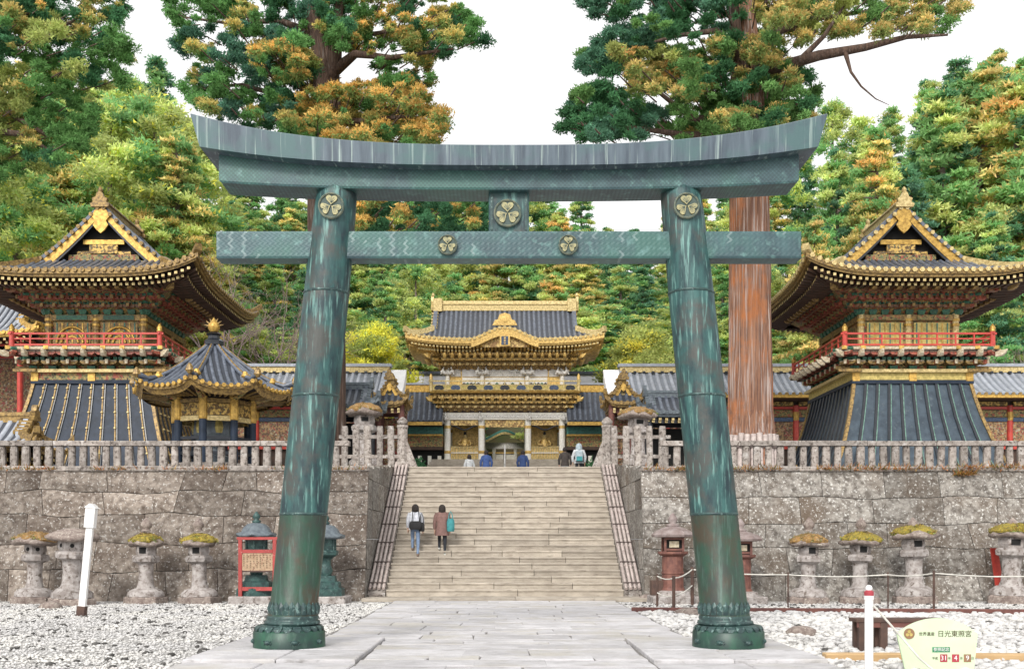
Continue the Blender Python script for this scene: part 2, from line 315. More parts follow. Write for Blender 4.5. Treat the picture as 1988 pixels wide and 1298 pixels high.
# loose gravel: too many to count
def pebbles(name, n, region, smin, smax, label, seed, power=1.0, mat='pebble'):
    rg = np.random.default_rng(seed)
    ph = (1+5**.5)/2
    iv = np.array([(-1, ph, 0), (1, ph, 0), (-1, -ph, 0), (1, -ph, 0), (0, -1, ph), (0, 1, ph), (0, -1, -ph), (0, 1, -ph), (ph, 0, -1), (ph, 0, 1), (-ph, 0, -1), (-ph, 0, 1)], float)/1.9
    fc = np.array([(0, 11, 5), (0, 5, 1), (0, 1, 7), (0, 7, 10), (0, 10, 11), (1, 5, 9), (5, 11, 4), (11, 10, 2), (10, 7, 6), (7, 1, 8), (3, 9, 4), (3, 4, 2), (3, 2, 6), (3, 6, 8), (3, 8, 9), (4, 9, 5), (2, 4, 11), (6, 2, 10), (8, 6, 7), (9, 8, 1)])
    if smax < .1:
        iv = np.array([(1, .2, 0), (-.2, 1, 0), (-1, -.1, 0), (.1, -1, 0), (.1, 0, .9), (0, 0, -.9)], float); fc = np.array([(0, 1, 4), (1, 2, 4), (2, 3, 4), (3, 0, 4), (1, 0, 5), (2, 1, 5), (3, 2, 5), (0, 3, 5)])
    nv = len(iv); pts = []
    while len(pts) < n:
        p = (rg.uniform(*region[0]), rg.uniform(*region[1]))
        if abs(p[0]) < 3.12 and p[1] > 17.3: continue
        if abs(p[0]) < 4.32 and p[1] < 17.42: continue
        if abs(p[0])*1988*.5 > p[1]*1100*.5: continue
        pts.append(p)
    pts = np.array(pts); s = smin + (smax-smin)*rg.random(n)**(1.5*power)
    sh = rg.uniform(.7, 1.25, (n, 1, 3))*np.array([1, 1, .55]); V = iv[None]*sh*s[:, None, None]*.5*rg.uniform(.8, 1.2, (n, nv, 1))
    a = rg.uniform(0, 6.28, n); ca, sa = np.cos(a)[:, None], np.sin(a)[:, None]
    X = V[:, :, 0]*ca - V[:, :, 1]*sa + pts[:, :1]; Y = V[:, :, 0]*sa + V[:, :, 1]*ca + pts[:, 1:]; Z = V[:, :, 2] + s[:, None]*.12
    co = np.stack([X, Y, Z], -1).reshape(-1, 3); fs = (fc[None] + (np.arange(n)*nv)[:, None, None]).reshape(-1, 3)
    o = inst(name, fastmesh(name, co, fs, mat, True)); tag(o, label, 'gravel', kind='stuff')
def fastmesh(name, co, fs, mat, smooth=False, col=None):
    me = bpy.data.meshes.new(name); k = fs.shape[1]
    me.vertices.add(len(co)); me.vertices.foreach_set('co', np.ascontiguousarray(co, dtype=np.float32).ravel())
    me.loops.add(fs.size); me.loops.foreach_set('vertex_index', np.ascontiguousarray(fs, dtype=np.int32).ravel())
    me.polygons.add(len(fs)); me.polygons.foreach_set('loop_start', np.arange(0, fs.size, k, dtype=np.int32)); me.polygons.foreach_set('loop_total', np.full(len(fs), k, dtype=np.int32))
    if smooth: me.polygons.foreach_set('use_smooth', np.ones(len(fs), dtype=bool))
    if col is not None:
        ca = me.color_attributes.new('Col', 'FLOAT_COLOR', 'POINT'); ca.data.foreach_set('color', np.ascontiguousarray(np.concatenate([col, np.ones((len(col), 1))], 1), dtype=np.float32).ravel())
    me.materials.append(M[mat]); me.update(calc_edges=True); return me
pebbles('gravel', 26000, ((-17, -3), (13, 28.5)), .03, .09, 'white gravel left of the stone path', 3)
pebbles('cobbles', 5200, ((3, 16), (13, 24.6)), .07, .22, 'pale river cobbles right of the stone path', 4)
pebbles('gravel', 7000, ((3, 17), (24.7, 28.6)), .04, .095, 'white gravel in front of the right stone wall', 5)
pebbles('dark_pebbles', 700, ((-17, -3), (13, 28.5)), .05, .13, 'scattered dark pebbles and leaf litter on the left gravel', 6, mat='pebble_dark')
pebbles('dark_pebbles', 600, ((3, 17), (13, 28.5)), .06, .15, 'scattered dark pebbles among the right cobbles', 7, mat='pebble_dark')

# ---------------------------------------------------------------- stone staircase
ST_Y, ST_Z, RUN, RISE, NST, HW = 30.3, .1, .33, .186, 23, 3.45
stair = thing('stone_staircase', 'wide tan stone staircase rising from the path to the golden gate', 'stairs', (0, ST_Y, 0))
m = MB(); prof = []
for i in range(NST):
    prof += [(RUN*i+.07, ST_Z+RISE*i-.02), (RUN*i+.07, ST_Z+RISE*(i+1)-.03)]
prof += [(RUN*NST+.3, ST_Z+RISE*NST-.02), (RUN*NST+.3, 0), (.07, 0)]
m.loft([[(s*(HW-.01), yy, zz) for yy, zz in prof] for s in (-1, 1)], True, True); m.build('bed', 'step_joint', stair)
def stone_box(mm, x0, x1, y0, y1, z0, z1, b=.014):
    r = lambda i, z: [(x0+i, y0+i, z), (x1-i, y0+i, z), (x1-i, y1, z), (x0+i, y1, z)]
    mm.loft([r(b, z0), r(0, z0+b), r(0, z1-b), r(b, z1)], True, True)
def step_box(mm, x0, x1, y0, y1, z0, z1):      # worn edge with a nosing added so its overhang casts a shadow line
    n = 7; J = [RG.uniform(-.006, .006) for _ in range(n)]
    r = lambda o, z, q: [(x0+(x1-x0)*i/(n-1), y0+o+J[i]*q, z+J[-1-i]*q*.6) for i in range(n)] + [(x1, y1, z), (x0, y1, z)]
    mm.loft([r(.03, z0, 0), r(.03, z1-.065, 1), r(.004, z1-.05, 1), r(0, z1-.016, 1), r(.016, z1, 1)], True, True)
for x0, x1 in ((-4.0, -2.1), (-2.1, .3), (.3, 2.5), (2.5, 4.05)):
    mm = MB(); stone_box(mm, x0+.005, x1-.005, -1.12, .06, -.1, ST_Z+RG.uniform(-.006, .004)); mm.build('step_block', 'step_stone', stair)
for i in range(NST):
    k = RG.choice((2, 3, 3, 3, 4)); xs = [-HW] + [(-HW + 2*HW*(j+RG.uniform(-.28, .28))/k) for j in range(1, k)] + [HW]
    for x0, x1 in zip(xs, xs[1:]):
        mm = MB(); d = RG.uniform(-.008, .008); dz = RG.uniform(-.006, .006)
        step_box(mm, x0+.009, x1-.009, RUN*i+d, RUN*(i+1)+.05, ST_Z+RISE*i-.012, ST_Z+RISE*(i+1)+dz); mm.build('step_block', 'step_stone', stair)
for x0, x1 in ((-HW, -1.2), (-1.2, 1.1), (1.1, HW)):
    mm = MB(); stone_box(mm, x0+.004, x1-.004, RUN*NST, RUN*NST+1.2, 4.2, ST_Z+RISE*NST+.006); mm.build('step_block', 'step_stone', stair)
# sloping string stones and bamboo guards along both sides
sl_ = RISE/RUN
for s, side in ((-1, 'left'), (1, 'right')):
    m = MB()
    for (x0, x1, up) in ((HW+.003, HW+.5, .06),):
        q = [(-.15, 0), (-.15, ST_Z+up), (0, ST_Z+.13+up), (RUN*NST, ST_Z+RISE*NST+.13+up), (RUN*NST+.3, ST_Z+RISE*NST+.13+up), (RUN*NST+.3, 0)]
        m.loft([[(s*x, yy, zz) for yy, zz in q] for x in (x0, x1)], True, True)
    m.build('string_stone', 'fence_stone', stair)
    g = thing('bamboo_guard', f'bundle of pale bamboo poles tied along the {side} side of the staircase', 'bamboo rail', (s*(HW+.25), ST_Y, 0), 0, 'bamboo guards beside the stairs')
    for k in range(4):
        x = -.19 + .127*k; z0 = ST_Z + .28; pts = []
        for t in range(9):
            yy = -.1 + (RUN*NST+.1)*t/8; pts.append((x+RG.uniform(-.008, .008), yy, z0 + yy*sl_ + RG.uniform(-.008, .008)))
        MB().tube(pts, [.046*RG.uniform(.92, 1.08) for _ in pts], 8).build('bamboo_pole', 'bamboo', g)
    for t in range(8):
        yy = .1 + (RUN*NST-.3)*t/7
        MB().tube([(-.24, yy, ST_Z+.335+yy*sl_), (.24, yy, ST_Z+.335+yy*sl_)], .022, 6).build('tie', 'cord_black', g)
        MB().tube([(-.24, yy+.05, ST_Z+.22+yy*sl_), (.24, yy+.05, ST_Z+.22+yy*sl_)], .04, 6).build('crossbar', 'bamboo', g)

# ---------------------------------------------------------------- retaining walls and terrace
WZ = 3.72
def wy(z): return 29.45 + z*.26
def wall(side):
    s = -1 if side == 'left' else 1
    lab = {'left': 'old brown and grey retaining wall of big fitted stones left of the stairs', 'right': 'pale lichen speckled stone retaining wall right of the stairs'}[side]
    r = thing('retaining_wall', lab, 'stone wall', (s*3.95, 0, 0), 0, 'retaining walls')
    mat = 'wall_stone' if s < 0 else 'wall_stone_pale'
    Lx = 30.0
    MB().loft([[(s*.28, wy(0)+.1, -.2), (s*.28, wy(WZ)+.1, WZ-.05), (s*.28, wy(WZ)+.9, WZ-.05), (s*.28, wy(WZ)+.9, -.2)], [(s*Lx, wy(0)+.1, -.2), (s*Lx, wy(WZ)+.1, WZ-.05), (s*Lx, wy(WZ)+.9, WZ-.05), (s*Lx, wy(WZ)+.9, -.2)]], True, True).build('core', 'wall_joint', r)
    zs = [-.1, .85, 1.62, 2.45, 3.12, WZ] if s < 0 else [-.1, .7, 1.5, 2.2, 2.95, WZ]
    def zb(k, x):
        if k in (0, len(zs)-1): return zs[k]
        a = .05 if s < 0 else .035
        return zs[k] + a*math.sin(x*1.3+k*2.1) + a*.6*math.sin(x*3.1+k)
    for k in range(len(zs)-1):
        x = 0.0; first = True; jl = 0.0
        while x < Lx:
            wd = RG.uniform(.9, 2.3) if s < 0 else RG.uniform(1.1, 2.4)
            x1 = min(x+wd, Lx); jr = RG.uniform(-.07, .07) if x1 < Lx else 0
            g = .009
            bl, tl, br, tr = x+jl*-1, x+jl, x1-jr, x1+jr
            if first: bl = tl = 0
            nx, nz = 5, 4; P = []
            bul = RG.uniform(.02, .09) if s < 0 else RG.uniform(.01, .05)
            for j in range(nz):
                v = j/(nz-1)
                for i in range(nx):
                    u = i/(nx-1)
                    xx = (bl*(1-v)+tl*v)*(1-u) + (br*(1-v)+tr*v)*u
                    zz = zb(k, xx)*(1-v) + zb(k+1, xx)*v
                    xx += g*(1-2*u); zz += g*(1-2*v)
                    e = min(u, 1-u, v, 1-v) > 0
                    yy = wy(zz) - (bul + RG.uniform(-.025, .025) if e else RG.uniform(-.006, .006))
                    P.append((s*xx, yy, zz))
            fs = [(j*nx+i, j*nx+i+1, (j+1)*nx+i+1, (j+1)*nx+i) for j in range(nz-1) for i in range(nx-1)]
            bd = [i for i in range(nx)] + [j*nx+nx-1 for j in range(1, nz)] + [(nz-1)*nx+i for i in range(nx-2, -1, -1)] + [j*nx for j in range(nz-2, 0, -1)]
            bk = [(P[i][0], P[i][1]+.16, P[i][2]) for i in bd]; o = len(P)
            fs += [(bd[i], o+i, o+(i+1) % len(bd), bd[(i+1) % len(bd)]) for i in range(len(bd))]
            if s > 0: fs = [f[::-1] for f in fs]
            MB().add(P+bk, [f if s < 0 else f for f in fs]).build('stone', mat, r)
            x = x1; jl = jr; first = False
    # coping course
    x = 0.0
    while x < Lx:
        x1 = min(x+RG.uniform(.9, 1.7), Lx)
        a, b = sorted((s*(x+.006), s*(x1-.006)))
        mm = MB(); stone_box(mm, a, b, wy(WZ)-.06+RG.uniform(-.015, .015), wy(WZ)+.55, WZ-.01, WZ+.15+RG.uniform(-.02, .02), .03); mm.build('coping_stone', 'fence_stone', r)
        x = x1
    # side of the stair cut, in a paler stone colour to offset its shade
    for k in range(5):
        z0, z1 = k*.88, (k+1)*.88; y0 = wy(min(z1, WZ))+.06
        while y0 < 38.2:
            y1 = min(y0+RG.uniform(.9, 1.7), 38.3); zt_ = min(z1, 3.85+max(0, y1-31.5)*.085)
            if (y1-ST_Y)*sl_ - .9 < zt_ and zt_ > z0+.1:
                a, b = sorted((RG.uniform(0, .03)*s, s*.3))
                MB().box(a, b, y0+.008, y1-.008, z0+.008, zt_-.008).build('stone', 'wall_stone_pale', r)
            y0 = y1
    return r
wallL = wall('left'); wallR = wall('right')
m = MB()
for s in (-1, 1):
    ys = [(30.5, WZ+.1), (31.3, WZ+.12), (37.2, 4.36), (38.5, 4.36)]
    m.loft([[(s*x, yy, zz) for x in (4.0, 20, 160)] for yy, zz in ys], False)
m.loft([[(x, yy, zz) for x in (-160, -20, 0, 20, 160)] for yy, zz in ((38.4, 4.355), (54, 4.355), (60, 4.4), (74, 6.5))], False)
struct(m.build('terrace', 'gravel'))

# ---------------------------------------------------------------- stone balustrades
def fence(label, p0, p1, z, h, pitch, pw, rail, group, jit=.03):
    p0, p1 = Vector(p0), Vector(p1); d = p1-p0; L = d.length; ang = math.atan2(d.y, d.x)
    f = thing('stone_balustrade', label, 'stone fence', (p0.x, p0.y, z), ang, group)
    n = int(L/pitch); me = []
    for k in range(3):
        mm = MB(); w_ = pw*(.92+.08*k)
        mm.loft([[(x*w_*t/2, y*w_*.42*t, zz) for x, y in ((-1, -.6), (-.6, -1), (.6, -1), (1, -.6), (1, .6), (.6, 1), (-.6, 1), (-1, .6))] for t, zz in ((1.06, 0), (1, h*.1), (.97, h*.93), (.8, h))], True, True)
        me.append(mm.mesh('post', 'fence_stone'))
    for i in range(n+1):
        inst('post', me[i % 3], f, (i*pitch, RG.uniform(-.01, .01), 0), rot=(RG.uniform(-jit, jit), RG.uniform(-jit, jit), RG.uniform(-.05, .05)))
    for (z0, z1, th) in rail:
        x = -pitch/2
        while x < L+pitch*.4:
            x1 = min(x+pitch*RG.choice((5, 6, 7)), L+pitch/2)
            MB().bbox(x+.004, x1-.004, -th, th, z0, z1+RG.uniform(-.008, .008), .015).build('rail', 'fence_stone', f)
            x = x1
    return f
for s, side in ((-1, 'left'), (1, 'right')):
    a, b = s*22, s*4.75
    p0, p1 = sorted((a, b))
    fence(f'low grey stone balustrade with a flat top rail along the {side} wall', (p0, 31.0, 0), (p1, 31.0, 0), WZ+.1, .70, .34, .205, [(.69, .83, .13), (.02, .09, .05)], 'low balustrades on the walls')
    a, b = sorted((s*5.75, s*3.95))
    fence(f'tall stone posted balustrade at the {side} of the stair top', (a, 37.6, 0), (b, 37.6, 0), 4.34, 1.5, .42, .24, [(.35, .47, .05), (1.05, 1.17, .05)], 'tall balustrades at the stair top')
    g = thing('end_post', f'stout round topped stone end post at the {side} head of the stairs', 'stone post', (s*3.68, 37.7, 4.36), 0, 'end posts at the stair head')
    MB().lathe([(.30, 0), (.30, .12), (.2, .22), (.185, 1.4), (.21, 1.45), (.21, 1.52)], 8, ph=math.pi/8).build('shaft', 'fence_stone', g)
    MB().lathe([(.12, 1.52), (.19, 1.58), (.2, 1.66), (.12, 1.76), (.03, 1.82)], 12, sm=True).build('cap', 'fence_stone', g)
    MB().loft([[(x, y, z) for x, z in ((-s*.15, 0), (s*.55*-1, 0), (-s*.15, 1.0))] for y in (-.1, .1)], True, True).build('buttress', 'fence_stone', g)
# dry grass and ferns on the wall heads
def blades(name, spots, n, hmin, hmax, mat, label, cat, seed, cols):
    rg = np.random.default_rng(seed); co = []; cl = []
    for (x0, x1, yc, z, dens) in spots:
        k = int(n*dens)
        for i in range(k):
            x = rg.uniform(x0, x1); yy = yc + rg.normal(0, .07); h = rg.uniform(hmin, hmax); a = rg.uniform(0, 6.28); wv = .02
            lean = rg.normal(0, .5, 2)*h; lean[1] -= h*.5; b = np.array([x, yy, z]); t = b + [lean[0], lean[1], h*rg.uniform(-.4, 1)]
            sd_ = np.array([math.cos(a), math.sin(a), 0])*wv
            co += [b-sd_, b+sd_, t+sd_*.2, t-sd_*.2]; c = np.array(cols[rg.integers(len(cols))])*rg.uniform(.6, 1.3); cl += [c]*4
    co = np.array(co); fs = np.arange(len(co)).reshape(-1, 4)
    return tag(inst(name, fastmesh(name, co, fs, mat, False, np.array(cl))), label, cat, kind='stuff')
dry = [(.40, .17, .05), (.30, .18, .06), (.45, .28, .05), (.16, .16, .04), (.5, .2, .06)]
sp = [(x, x+1.0, wy(WZ)-.02, WZ+.05, RG.choice((0, .3, .6, 1, 1.6))) for x in np.arange(-15, -4.2, 1.0)]
blades('dry_grass', sp, 110, .05, .2, 'leaf', 'dry russet grass and fern along the top of the left wall', 'dry grass', 21, dry)
sp = [(x, x+1.0, wy(WZ)-.02, WZ+.05, RG.choice((.2, .6, 1, 1.6, 2))) for x in np.arange(4, 15.5, 1.0)] + [(13.2, 15.5, wy(WZ), WZ+.1, 4), (13.0, 13.6, wy(WZ)-.1, WZ-.1, 2.5)]
blades('dry_grass', sp, 110, .05, .24, 'leaf', 'dry russet grass and fern along the top of the right wall', 'dry grass', 22, dry)

# ---------------------------------------------------------------- bronze torii
tor = thing('bronze_torii', 'huge blue green bronze torii gate standing across the stone path', 'torii', (.06, 15.7, 0))
def crest(parent, loc, r, name='crest', ry=0):
    mm = MB(); T = Matrix.Rotation(rad(90), 4, 'X')
    mm.lathe([(r*.9, -.02), (r, 0), (r, .045), (r*.93, .06), (r*.86, .045), (r*.86, .03)], 28, mi=0, T=T, sm=False)
    mm.lathe([(r*.87, .0), (r*.87, .031)], 28, mi=2, T=T)
    for k in range(3):
        A = Matrix.Rotation(k*2*math.pi/3, 4, 'Y'); out = []
        for j in range(20):
            t = 2*math.pi*j/20      # heart outline, its notch towards the rim
            hx = 16*math.sin(t)**3; hz = 13*math.cos(t)-5*math.cos(2*t)-2*math.cos(3*t)-math.cos(4*t)
            out.append((hx/17*r*.47, hz/17*r*.44 + r*.47))
        top = [A @ Vector((x, -.052, z)) for x, z in out]; bot = [A @ Vector((x*1.04, -.03, z)) for x, z in out]
        mm.add(top+bot, [tuple(range(20))] + [(j, (j+1) % 20, 20+(j+1) % 20, 20+j) for j in range(20)], 1)
        for a in (-.75, -.35, 0, .35, .75):    # veins
            d = Vector((math.sin(a), 0, math.cos(a))); n = Vector((d.z, 0, -d.x))*r*.018; b = Vector((0, -.056, r*.2)); e = b + d*r*(.5-.15*abs(a))
            mm.add([A @ (b-n), A @ (b+n), A @ (e+n*.4), A @ (e-n*.4)], [(0, 1, 2, 3)], 2)
    o = mm.build(name, ['crest_rim', 'crest_gold', 'crest_dark'], parent, loc); o.rotation_euler = (0, ry, 0); return o
XB, SLP = 3.29, .104
for s in (-1, 1):
    m = MB(); n = 40
    prof = [(.372, .40), (.372, .62), (.352, .66), (.35, 2.03), (.348, 2.05)]
    def ring(r, z): return [(s*(XB-SLP*z)+r*math.cos(2*math.pi*j/n), r*math.sin(2*math.pi*j/n), z) for j in range(n)]
    m.loft([ring(r, z) for r, z in prof], True, False, 1, True)
    m.loft([ring(r, z) for r, z in ((.352, 2.05), (.348, 3.81), (.338, 5.35), (.312, 6.6), (.305, 6.78), (.28, 6.9), (.2, 6.98), (.06, 7.0))], True, True, 0, True)
    p = m.build('pillar', ['bronze_post', 'bronze_low'], tor)
    for z, r in ((2.05, .351), (3.81, .349), (5.35, .339)):
        mm = MB(); mm.loft([ring(r, z-.02), ring(r+.008, z-.015), ring(r+.008, z+.015), ring(r, z+.02)], True, False, 0, True); mm.build('seam_band', 'bronze_band', p)
    mm = MB(); mm.loft([ring(.365, .40), ring(.42, .42), ring(.405, .46), ring(.378, .47), ring(.39, .50), ring(.378, .53), ring(.374, .54)], True, False, 0, True)
    for j in range(26):
        a = 2*math.pi*j/26; A = Matrix.Translation((s*(XB-SLP*.66), 0, .66)) @ Matrix.Rotation(a, 4, 'Z')
        mm.add([A @ Vector(q) for q in ((.376, -.04, -.1), (.376, .04, -.1), (.362, .042, .04), (.352, 0, .1), (.362, -.042, .04), (.392, 0, 0))], [(0, 1, 5), (1, 2, 5), (2, 3, 5), (3, 4, 5), (4, 0, 5)])
    mm.build('petal_band', 'bronze_band', p)
    bx = s*XB
    mm = MB(); mm.lathe([(.535, .07), (.53, .30), (.50, .33), (.47, .35)], 44, (bx, 0, 0), 0, True)
    base = mm.build('pillar_base', 'bronze_base', tor)
    mm = MB()
    for j in range(22):
        a = 2*math.pi*j/22; A = Matrix.Translation((bx, 0, 0)) @ Matrix.Rotation(a, 4, 'Z')
        mm.loft([[A @ Vector(q) for q in ((.40, -.055, .40), (.40, .055, .40))], [A @ Vector(q) for q in ((.475, -.065, .395), (.475, .065, .395))], [A @ Vector(q) for q in ((.508, -.06, .36), (.508, .06, .36))], [A @ Vector(q) for q in ((.518, -.03, .315), (.518, .03, .315))]], False, False)
    mm.lathe([(.5, .3), (.5, .36), (.40, .41)], 36, (bx, 0, 0), 0); mm.build('lotus_ring', 'bronze_band', base)
    for j, a in enumerate((200, 245, 290, 335)):
        A = Matrix.Translation((bx, 0, .17)) @ Matrix.Rotation(rad(a), 4, 'Z') @ Matrix.Translation((.53, 0, 0)) @ Matrix.Rotation(rad(90), 4, 'Y')
        A = A @ Matrix.Scale(.55, 4); mm = MB(); mm.lathe([(.07, -.02), (.06, .03), (.03, .06), (.005, .07)], 10, T=A, sy=1.4, sm=True)
        for dx, dy in ((.02, .13), (.05, .1), (.05, -.1), (-.04, .11), (-.04, -.11)): mm.lathe([(.02, -.01), (.015, .02), (.003, .025)], 6, (dx, dy, 0), T=A)
        mm.build('ornament', 'bronze_band', base)
    zc = 1.6+(1056-399)*15.35/F
    crest(p, (s*(XB-SLP*zc), -.315, zc), .19, 'crest', s*-.1)
def rise(x): return (abs(x)/4.5)**2.8
m = MB(); secs = []
NX = 48
for i in range(NX+1):
    u = -1+2*i/NX; xt, xb = 4.62*u, 4.49*u; zb, zt = 7.10+.27*rise(xb), 7.38+.42*rise(xt)
    secs.append([(xb, -.5, zb), (xt, -.52, zt), (xt, -.46, zt+.03), (xt, 0, zt+.13), (xt, .46, zt+.03), (xt, .52, zt), (xb, .5, zb)])
m.loft(secs, True, True); m.build('top_lintel', 'bronze_cap', tor)
m = MB(); secs = []
for i in range(NX+1):
    x = -4.27+8.54*i/NX; zb, zt = 6.82+.12*rise(x), 7.102+.27*rise(x)
    secs.append([(x*.992, -.27, zb), (x, -.28, zb+.03), (x, -.28, zt), (x, .28, zt), (x, .28, zb+.03), (x*.992, .27, zb)])
m.loft(secs, True, True); m.build('second_lintel', 'bronze_fret', tor)
nuki = MB()
q = lambda x, i: [(x, -.16+i, 5.84), (x, -.17+i, 5.87), (x, -.17+i, 6.21), (x, -.16+i, 6.24), (x, .16-i, 6.24), (x, .17-i, 6.21), (x, .17-i, 5.87), (x, .16-i, 5.84)]
nuki.loft([q(-4.34, .01)] + [q(-4.33+8.66*i/20, 0) for i in range(21)] + [q(4.34, .01)], True, True)
nuki = nuki.build('tie_beam', 'bronze_zigzag', tor)
gk = MB().bbox(-.30, .30, -.15, .15, 6.242, 6.83, .012).build('centre_strut', 'bronze_post', tor)
for sx in (-.27, .24): MB().box(sx, sx+.03, -.163, -.151, 6.26, 6.82).build('strut_moulding', 'bronze_band', gk)
crest(gk, (-.02, -.16, 6.50), .205)
for px in (869, 1103): crest(nuki, ((px-CX)*15.53/F-.06, -.185, 6.025), .145)
# ---------------------------------------------------------------- temple roofs
def lerp(a, b, t): return tuple(x+(y-x)*t for x, y in zip(a, b))
class Roof:
    """hip-and-gable roof; v runs along the ridge, u across it. T maps (u, v, z) to the building's x, y, z."""
    def __init__(s, a, b, g, ay, ze, zr, p, up, T, kara=None):
        s.a, s.b, s.g, s.ay, s.ze, s.zr, s.p, s.up, s.T, s.kara = a, b, g, ay, ze, zr, p, up, T, kara
        s.tg = (b-g)/ay
    def z(s, u, v, main):
        tu = max(0, (s.a-abs(u))/s.a); tv = max(0, (s.b-abs(v))/s.ay)
        t = tu if main and abs(v) <= s.g+1e-6 else min(tu, tv)
        z = s.ze + (s.zr-s.ze)*t**s.p + s.up*(abs(u)/s.a)**4*min(1, abs(v)/s.b)**4
        if s.kara and u < 0 and abs(v) < s.kara[0]:
            z += s.kara[1]*(.5+.5*math.cos(math.pi*v/s.kara[0]))**.8*max(0, (abs(u)/s.a))**1.6
        return z
    def line(s, kind, sg, w, n=8, lift=0):
        """points from the eave up the slope. kind 'm': main slope on side sg at v=w; 'h': hip end sg at u=w"""
        out = []
        if kind == 'm':
            ul = 0 if abs(w) <= s.g else s.a*(1-(s.b-abs(w))/s.ay)
            ul = max(0, min(s.a, ul))
            for i in range(n+1):
                u = sg*(s.a + (ul-s.a)*i/n); out.append((u, w, s.z(u, w, True)+lift))
        else:
            tu = (s.a-abs(w))/s.a; vl = s.b - s.ay*min(tu, s.tg)
            for i in range(n+1):
                v = sg*(s.b + (vl-s.b)*i/n); out.append((w, v, s.z(w, v, False)+lift))
        return out
    def eave(s, n=24, dz=0, inset=0):
        pts = []
        a, b = s.a-inset, s.b-inset
        for i in range(n): v = -b+2*b*i/n; pts.append((-a, v, s.z(-s.a, v*s.b/b, True)+dz))
        for i in range(n): u = -a+2*a*i/n; pts.append((u, b, s.z(u*s.a/a, s.b, False)+dz))
        for i in range(n): v = b-2*b*i/n; pts.append((a, v, s.z(s.a, v*s.b/b, True)+dz))
        for i in range(n): u = a-2*a*i/n; pts.append((u, -b, s.z(u*s.a/a, -s.b, False)+dz))
        return pts
